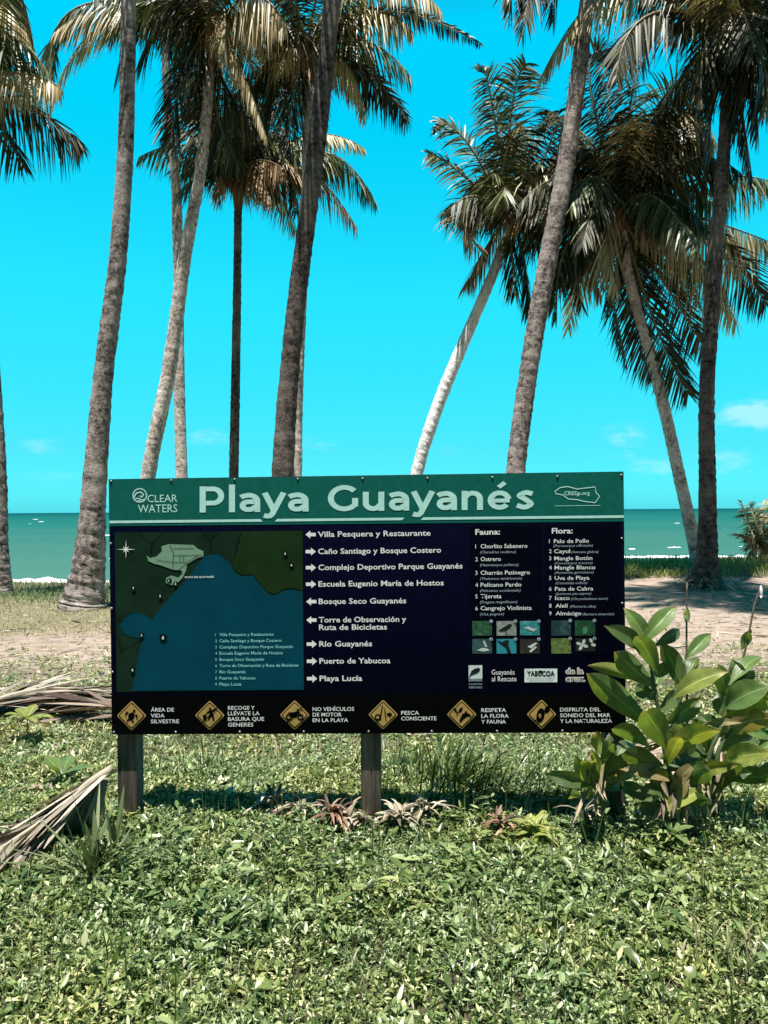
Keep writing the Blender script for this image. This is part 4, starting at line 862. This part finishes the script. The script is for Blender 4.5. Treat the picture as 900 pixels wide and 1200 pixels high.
plant(3.42, 80, 1010, 'lone low broad leaved seedling with one wavy upright leaf left of the plants', [[(80, 950), (80, 920)]],
      [(80, 935, 48, 785, 66, g_, 0), (84, 935, 118, 850, 50, d_, .06), (80, 965, 25, 962, 44, y_, -.1), (85, 960, 130, 950, 40, g_, -.05)])
# two tall flower stalks
for (pts, bud, lf, Y, lb) in (([(512, 1000), (512, 600), (510, 360), (512, 80)], (507, 215), (500, 215, 522, 232), 3.4, 'tall thin flower stalk with a green bract rising from the plant near the sign'),
                              ([(640, 1000), (690, 600), (755, 350), (790, 180), (815, 105)], (818, 118), (742, 345, 782, 268), 3.6, 'tall thin flower stalk with a small white bud at the right edge')):
    p = cq(*pts[0], Y); p[2] = float(terr(p[0], p[1])); root = empty('flower_stalk', p, lb, 'plant', 'flower stalks above the broad leaves')
    stem(root, [np.array(p)] + [cq(x, y, Y) for x, y in pts[1:]], .007, .004, M_TWIG)
    b_ = cq(*bud, Y); V, F, U = tube(np.array([b_ + (0, 0, -.03), b_ + (0, 0, -.012), b_ + (0, 0, .012), b_ + (0, 0, .03)]), [.003, .009, .008, .002], 8); mesh_np('bud', V, F, M_WHITE if bud[0] > 700 else M_CY, root, U, True)
    big_leaf(root, lf[0], lf[1], lf[2], lf[3], 34, Y, M_CD, .0)
    if bud[0] < 700: big_leaf(root, 512, 190, 522, 240, 34, Y, M_CG, -.03)
    else: big_leaf(root, 742, 350, 772, 280, 44, Y, M_CG, -.03)

# ------------------------------------------------------------------ fallen fronds, rosettes, tufts
M_RUST = leafy('rusty_leaves', [(.03, .02, .016), (.085, .055, .042), (.16, .11, .085), (.26, .2, .16)], .6, .3, .05)
M_HUSK = leafy('husk_leaves', [(.03, .025, .02), (.10, .08, .06), (.26, .215, .165), (.46, .40, .32)], .6, .3, .05)
def fallen(label, pts, ll, m, n, spread, seed, side=(-1, 1), name='fallen_frond'):
    g = np.random.default_rng(seed); C = catmull(pts, 20)
    root = empty(name, C[0], label, 'dead frond', 'fallen palm fronds')
    V, F, U = tube(C, np.linspace(.022, .006, 20), 6); mesh_np('midrib', V, F, M_STRAW if m in (M_STRAW, M_HUSK) else M_TWIG, root, U, True)
    t = np.linspace(.1, .98, n); P = catmull(pts, n); T = nrm(np.gradient(P, axis=0)); A = Acc()
    for s in side:
        Sd = nrm(np.cross(T, (0, 0, 1.0))) * s
        D = nrm(Sd * spread + T * .9 + g.normal(size=(n, 3)) * .12 + np.array([0, 0, -.10]))
        L = ll * np.sin(math.pi * np.clip(.2 + .75 * t, 0, 1)) ** .6 * g.uniform(.7, 1.1, n)
        V, F, U = blades(P, D, np.cross(D, (0, 0, 1.0)) + g.normal(size=(n, 3)) * .5, L, .032 * g.uniform(.6, 1.2, n), (0, .3, .7, 1), (.6, 1, .8, .1), droop=.08)
        tz = terr(V[:, 0], V[:, 1]) + .015 + .05 * g.uniform(size=len(V)); V[:, 2] = np.maximum(V[:, 2], tz); A.add(V, F, U)
    A.build('leaflets', m, root); return root
def G(px, py, dz=0.0): 
    p = gnd(px, py); p[2] += dz; return p
# leaning against the left post
a = at(133, 900, 3.46); b = at(64, 952, 3.34); c = at(-8, 1000, 3.12)
fallen('pale straw coloured dead frond leaning against the left post of the sign', [a, a * .55 + b * .45 + np.array([0, 0, .015]), b, c], .44, M_HUSK, 90, .42, 31, (-1, 1))
def curtain():
    g = np.random.default_rng(41); A = Acc(); n = 26; t = np.linspace(0, 1, n)
    P = np.array([onplane(132 - 34 * q, 906 + 22 * q, .06 + .05 * q) for q in t])
    D = nrm(np.array([[-.12, -.25, -1.0]]) + g.normal(size=(n, 3)) * .14)
    V, F, U = blades(P, D, np.array([[1.0, 0, 0]]), np.maximum(P[:, 2] - .02, .1) * g.uniform(.75, 1.0, n), .026, (0, .3, .7, 1), (.6, 1, .8, .15)); A.add(V, F, U)
    root = A.build('fallen_frond', M_STRAW, None, False, onplane(115, 950)); tag(root, 'short tuft of hanging straw leaflets beside the left sign post', 'dead frond', 'fallen palm fronds')
curtain()
# two old fronds on the sand behind
fallen('reddish brown dead frond lying flat behind the sign at the left edge', [G(150, 850, .1), G(80, 842, .16), G(20, 832, .10), G(-60, 822, .05)], .65, M_RUST, 60, .35, 32)
fallen('greyer dead frond with a pale midrib lying on top of the brown one', [G(-40, 848, .08), G(20, 838, .16), G(75, 828, .14), G(125, 822, .06)], .6, M_HUSK, 60, .4, 33)
fallen('grey brown dry frond pile behind the broad leaved plants', [at(862, 822, 4.4) * [1, 1, 0] + [0, 0, .25], at(820, 835, 4.3) * [1, 1, 0] + [0, 0, .22], at(770, 860, 4.2) * [1, 1, 0] + [0, 0, .1]], .5, M_STRAW, 40, .5, 34)
fallen('thin pale stick of dry frond in the grass left of the post', [G(15, 936, .03), G(35, 934, .03), G(58, 932, .02)], .05, M_STRAW, 8, .2, 35)

def rosette(px, py, label, m, n, L, wd, seed, cat='plant', group='withered rosettes under the sign', el=(15, 75), name='rosette_plant', droop=.35, lift=.11):
    g = np.random.default_rng(seed); p = G(px, py); p[2] += lift
    az = g.uniform(0, 2 * math.pi, n); e = np.radians(g.uniform(*el, n)); D = np.stack([np.cos(az) * np.cos(e), np.sin(az) * np.cos(e), np.sin(e)], 1)
    Sd = np.stack([-np.sin(az), np.cos(az), np.zeros(n)], 1) + g.normal(size=(n, 3)) * .15
    P = p + g.normal(size=(n, 3)) * [.02, .02, .0]
    V, F, U = blades(P, D, Sd, L * g.uniform(.6, 1.15, n), wd * g.uniform(.7, 1.2, n), (0, .2, .45, .7, .9, 1), (.7, 1, .95, .7, .35, .03), droop=droop, fold=.25, cols=3)
    V[:, 2] = np.maximum(V[:, 2], terr(V[:, 0], V[:, 1]) + .004)
    ob = mesh_np(name, V, F, m, None, U, True, org=p); tag(ob, label, cat, group); return ob
RL = 'withered rosettes under the sign'
rosette(322, 957, 'straw and brown withered rosette left of the middle post', M_STRAW, 40, 0.161, 0.018, 51, el=(-5, 65), droop=.5, lift=.07)
rosette(352, 963, 'reddish brown withered rosette between straw ones, left of the middle post', M_STRAW, 36, 0.151, 0.019, 52, el=(-5, 65), droop=.5, lift=.07)
rosette(392, 971, 'darkest red brown rosette just left of the middle post foot', M_DEAD, 52, 0.192, 0.021, 53, el=(-5, 65), droop=.5, lift=.07)
rosette(415, 977, 'pale straw rosette at the foot of the middle post', M_STRAW, 28, 0.141, 0.018, 54, el=(-5, 65), droop=.5, lift=.07)
rosette(468, 975, 'pale straw rosette just right of the middle post foot', M_STRAW, 36, 0.171, 0.018, 55, el=(-5, 65), droop=.5, lift=.07)
rosette(498, 964, 'brown and yellow rosette right of the middle post', M_STRAW, 36, 0.151, 0.019, 56, el=(-5, 65), droop=.5, lift=.07)
rosette(590, 984, 'dull brown rosette below the tall grass tuft', M_DEAD, 28, 0.141, 0.018, 57, el=(-5, 65), droop=.5, lift=.07)
rosette(628, 991, 'yellow green wide leaved rosette toward the broad leaved plants', M_CY, 32, 0.161, 0.024, 58, el=(-5, 65), droop=.5, lift=.07)
rosette(690, 969, 'straw rosette at the foot of the broad leaved plants', M_STRAW, 32, 0.161, 0.016, 59, el=(-5, 65), droop=.5, lift=.07)
M_STRAP = leafy('strap_leaves', [(.05, .08, .03), (.08, .12, .045), (.14, .17, .07), (.2, .22, .11)], .35, .5, .15)
rosette(108, 1030, 'spiky strap leaved green plant in front of the left post', M_STRAP, 26, .40, .024, 60, group='strap leaved plants', el=(25, 78), droop=.12, lift=0)
rosette(135, 1015, 'darker upright strap leaved plant at the foot of the left post', M_STRAP, 16, .30, .022, 61, group='strap leaved plants', el=(40, 85), droop=.1, lift=0)
M_TALL = leafy('tall_grass_blades', [(.03, .05, .015), (.06, .10, .026), (.10, .15, .045), (.18, .22, .08)], .38, .45, .25)
def tuft(px, py, label, n, L, wd, seed, m=M_GRASS, spread=.12, el=(50, 88), droop=.5, bias=(0, 0)):
    g = np.random.default_rng(seed); p = G(px, py); az = g.uniform(0, 6.283, n); e = np.radians(g.uniform(*el, n))
    D = nrm(np.stack([np.cos(az) * np.cos(e) + bias[0], np.sin(az) * np.cos(e) + bias[1], np.sin(e)], 1)); P = p + g.normal(size=(n, 3)) * [spread, spread, 0]
    V, F, U = blades(P, D, np.stack([-np.sin(az), np.cos(az), 0 * az], 1), L * g.uniform(.5, 1.1, n), wd * g.uniform(.6, 1.2, n), (0, .25, .5, .75, 1), (.6, 1, .85, .5, .03), droop=droop, fold=.2, cols=3)
    V[:, 2] = np.maximum(V[:, 2], terr(V[:, 0], V[:, 1]) + .004)
    ob = mesh_np('grass_tuft', V, F, m, None, U, True, org=p); tag(ob, label, 'grass', 'tufts of tall grass'); return ob
tuft(530, 925, 'dense tall green grass tuft below the sign, right of the middle post', 170, .66, .013, 71, spread=.11, bias=(.14, 0), m=M_TALL)
tuft(600, 930, 'looser tuft of tall grass arching right below the sign', 50, .6, .011, 72, spread=.14, bias=(.3, 0), m=M_TALL)
tuft(470, 905, 'thin tuft of grass close to the right side of the middle post', 30, .4, .009, 73, spread=.05)
tuft(655, 935, 'sparse grass tuft between the arching tuft and the broad leaves', 36, .4, .008, 74, spread=.06)
tuft(850, 1130, 'long pale curved grass blades in the right foreground', 26, .34, .007, 75, M_DRYG, spread=.05)
tuft(790, 1130, 'small clump of pale thick grass blades left of the longer foreground blades', 16, .16, .010, 76, M_DRYG, spread=.04)
tuft(240, 905, 'thin grass stalks behind the board near the left post', 40, .4, .008, 77, spread=.09)
tuft(895, 1150, 'pale grass blades cut by the right edge of the photo', 12, .3, .008, 78, M_DRYG, spread=.06)
# seedling left, weeds
def seedling(px, py, label, L, n, m, seed, h=.12, wd=.4):
    g = np.random.default_rng(seed); p = G(px, py); root = empty('seedling', p, label, 'plant', 'small seedlings in the grass')
    V, F, U = tube(np.array([p + (0, 0, -.02), p + (0, 0, h)]), [.005, .004], 6); mesh_np('stem', V, F, M_CST, root, U, True)
    az = np.arange(n) * 2.4 + seed; e = np.radians(g.uniform(10, 50, n)); D = np.stack([np.cos(az) * np.cos(e), np.sin(az) * np.cos(e), np.sin(e)], 1)
    V, F, U = blades(p + np.array([0, 0, h]), D, np.stack([-np.sin(az), np.cos(az), 0 * az], 1), L * g.uniform(.7, 1.1, n), L * wd, LTS, LWS, droop=.25, fold=.2, cols=5)
    mesh_np('foliage', V, F, m, root, U, True)
seedling(32, 870, 'bright yellow green seedling in front of the fallen fronds at left', .20, 7, M_CY, 3, .16)
seedling(72, 925, 'flat pale green seedling left of the leaning straw frond', .22, 4, M_CG, 8, .08)
seedling(790, 1010, 'small round leaved seedling under the broad leaved plants', .10, 7, M_WEED, 4)

# ------------------------------------------------------------------ ground cover
SIN = lambda a: np.sin(np.radians(a))
def scatter(n, y0, y1, margin=.9, power=1.0, seed=0):
    g = np.random.default_rng(seed); Y = y0 + (y1 - y0) * g.uniform(size=n) ** power
    X = g.uniform(-1, 1, n) * (Y * .56 + margin); return X, Y, g
def cover(name, label, n, y0, y1, leaf, m, seed, per, hmax, dens=None, wr=.42, el=(-5, 60), power=1.0, rows=4, kind='ground cover'):
    X, Y, g = scatter(n, y0, y1, seed=seed, power=power)
    hn = hnoise(X, Y, 5.0, 21) + .6 * hnoise(X, Y, 13, 22)
    keep = np.ones(n, bool) if dens is None else g.uniform(size=n) < dens(X, Y)
    X, Y, hn = X[keep], Y[keep], hn[keep]; n = len(X)
    H = hmax * np.clip(.45 + .75 * hn, .08, 1.3) * g.uniform(.5, 1.1, n)
    Z = terr(X, Y)
    xs = np.repeat(X, per); ys = np.repeat(Y, per); n2 = n * per
    f = g.uniform(0.1, 1, n2); az = g.uniform(0, 6.283, n2); e = np.radians(g.uniform(*el, n2))
    lean = g.normal(size=(n, 2)) * .25; lz = np.repeat(lean, per, 0)
    hz = np.repeat(H, per) * f
    P = np.stack([xs + lz[:, 0] * hz, ys + lz[:, 1] * hz, np.repeat(Z, per) + hz + .005], 1)
    D = np.stack([np.cos(az) * np.cos(e), np.sin(az) * np.cos(e), np.sin(e)], 1); Sd = np.stack([-np.sin(az), np.cos(az), g.normal(size=n2) * .35], 1)
    L = leaf * g.lognormal(0, .32, n2) * np.repeat(g.uniform(.7, 1.3, n), per)
    ts, ws = ((0, .35, .7, 1), (.08, 1, .75, .03)) if rows == 4 else ((0, .45, 1), (.1, 1, .03))
    V, F, U = blades(P, D, Sd, L, L * wr * g.uniform(.7, 1.3, n2), ts, ws, droop=g.uniform(.0, .5, n2), fold=.28, cols=3)
    V[:, 2] = np.maximum(V[:, 2], terr(V[:, 0], V[:, 1]) + .003)
    ob = mesh_np(name, V, F, m, None, U); tag(ob, label, kind, kind='stuff'); return ob
def grassy(name, label, n, y0, y1, L, wd, m, seed, dens=None, el=(30, 88), droop=.4, xr=None, power=1.0):
    X, Y, g = scatter(n, y0, y1, seed=seed, power=power)
    if xr is not None: X = g.uniform(xr[0], xr[1], n)
    if dens is not None:
        k = g.uniform(size=n) < dens(X, Y); X, Y = X[k], Y[k]
    n = len(X); az = g.uniform(0, 6.283, n); e = np.radians(g.uniform(*el, n)); D = np.stack([np.cos(az) * np.cos(e), np.sin(az) * np.cos(e), np.sin(e)], 1)
    V, F, U = blades(np.stack([X, Y, terr(X, Y)], 1), D, np.stack([-np.sin(az), np.cos(az), 0 * az], 1), L * g.uniform(.4, 1.2, n), wd * g.uniform(.6, 1.3, n), (0, .4, .75, 1), (.8, 1, .6, .04), droop=droop)
    V[:, 2] = np.maximum(V[:, 2], terr(V[:, 0], V[:, 1]) + .002)
    ob = mesh_np(name, V, F, m, None, U); tag(ob, label, 'grass', kind='stuff'); return ob
M_BANK = leafy('bank_grass_blades', [(.10, .12, .035), (.22, .25, .075), (.36, .37, .13), (.5, .48, .22)], .42, .4, .3)
# low creeping leaves of the foreground lawn
cover('ground_cover', 'dense low leafy ground cover filling the foreground', 44000, 1.3, 4.4, .022, M_COVER, 81, 8, .10, wr=.32, dens=lambda x, y: np.clip(.8 + .8 * hnoise(x, y, 4.2, 40) + .4 * hnoise(x, y, 11, 41), .5, 1), el=(-10, 75))
cover('broadleaf_weeds', 'taller broad leaved weeds in a band in front of the sign', 4600, 2.2, 3.56, .038, M_WEED, 82, 11, .19, dens=lambda x, y: np.clip(.5 + .9 * hnoise(x, y, 2.2, 30) + .35 * np.exp(-((x + .45) / .5) ** 2), 0, 1) * (1 - .92 * sst(-1.0, -1.25, x) * sst(2.75, 2.95, y)) * np.clip(.12 + sst(2.35, 3.1, y), 0, 1), wr=.30, el=(-10, 45))
cover('clover_lawn', 'thin pale leafy lawn behind the sign', 36000, 3.7, 8.2, .028, M_COVER, 83, 4, .05, dens=lambda x, y: np.clip(1.15 - sst(5.4, 7.8, y + .8 * hnoise(x, y, 1.2, 31)) + .25 * hnoise(x, y, 4, 32), 0.02, 1), rows=3)
grassy('lawn_grass', 'fine grass blades mixed through the foreground ground cover', 34000, 1.3, 5.0, .11, .004, M_GRASS, 84)
grassy('dry_grass', 'dry tan grass scattered over the sand between lawn and palms', 90000, 4.2, 13.5, .10, .006, M_DRYG, 85, dens=lambda x, y: np.clip(.75 - .9 * sst(5.6, 7.4, y) * (1 - sst(8.2, 9.6, y) * sst(1.0, -1.0, x)) + .45 * hnoise(x, y, 1.6, 33), .07, 1), el=(15, 80))
lb = lambda x, y: np.clip(.65 + .6 * hnoise(x, y, 1.2, 34), .1, 1)
grassy('bank_grass', 'yellow green beach grass along the sea bank right of the sign', 26000, 15.3, 18.8, .34, .014, M_BANK, 86, xr=(1.5, 14), dens=lb, el=(45, 88))
grassy('shore_grass', 'dark grass along the shore edge left of the sign', 30000, 11.8, 18.5, .24, .012, M_GRASS, 87, xr=(-14, 1.5), dens=lambda x, y: np.clip(sst(11.5, 13.5, y) * .9 + .5 * hnoise(x, y, 1.2, 35) + .8 * np.exp(-((x + 4.75) ** 2 + (y - 11.9) ** 2) / .5), .0, 1), el=(40, 88))
# roots and litter round the foot of the right palm
def litter():
    g = np.random.default_rng(91); p = at(826, 690, 14.0); n = 240; az = g.uniform(0, 6.283, n); r = .25 + .3 * g.uniform(size=n)
    P = np.stack([p[0] + r * np.cos(az), 14.0 + r * np.sin(az), 0 * az], 1); P[:, 2] = terr(P[:, 0], P[:, 1]) + g.uniform(0, .25, n) * (1.2 - r)
    D = nrm(np.stack([np.cos(az), np.sin(az), g.uniform(-.4, .9, n)], 1)); V, F, U = blades(P, D, np.stack([-np.sin(az), np.cos(az), 0 * az], 1), .3 * g.uniform(.4, 1.2, n), .03, (0, .4, .8, 1), (.7, 1, .6, .05), droop=.4)
    V[:, 2] = np.maximum(V[:, 2], terr(V[:, 0], V[:, 1]) + .004)
    ob = mesh_np('leaf_litter', V, F, M_STRAW, None, U); tag(ob, 'pale dry litter heaped around the foot of the right palm', 'litter', kind='stuff')
litter()

def debris():
    n = 2600; X, Y, g = scatter(n, 4.4, 13.5, seed=93); az = g.uniform(0, 6.283, n)
    D = np.stack([np.cos(az), np.sin(az) * .6, g.normal(size=n) * .12], 1)
    V, F, U = blades(np.stack([X, Y, terr(X, Y) + .012], 1), D, np.stack([-np.sin(az), np.cos(az), g.normal(size=n) * .4], 1), g.lognormal(-2.1, .6, n), .02 * g.uniform(.5, 1.6, n), (0, .35, .7, 1), (.4, 1, .8, .1), droop=.05)
    V[:, 2] = np.maximum(V[:, 2], terr(V[:, 0], V[:, 1]) + .004)
    ob = mesh_np('leaf_debris', V, F, M_HUSK, None, U); tag(ob, 'broken dry leaf bits strewn over the sand between sign and palms', 'litter', kind='stuff')
debris()
cover('clover_patches', 'round leaved clover growing in patches through the foreground', 5000, 1.3, 4.0, .034, M_WEED, 95, 5, .09, dens=lambda x, y: np.clip(1.6 * hnoise(x, y, 2.6, 44), 0, 1), wr=.75, el=(-5, 35))
grassy('weed_stalks', 'thin upright weed stalks poking out of the foreground ground cover', 1500, 1.5, 3.7, .26, .0045, M_TALL, 96, el=(60, 88), droop=.15)
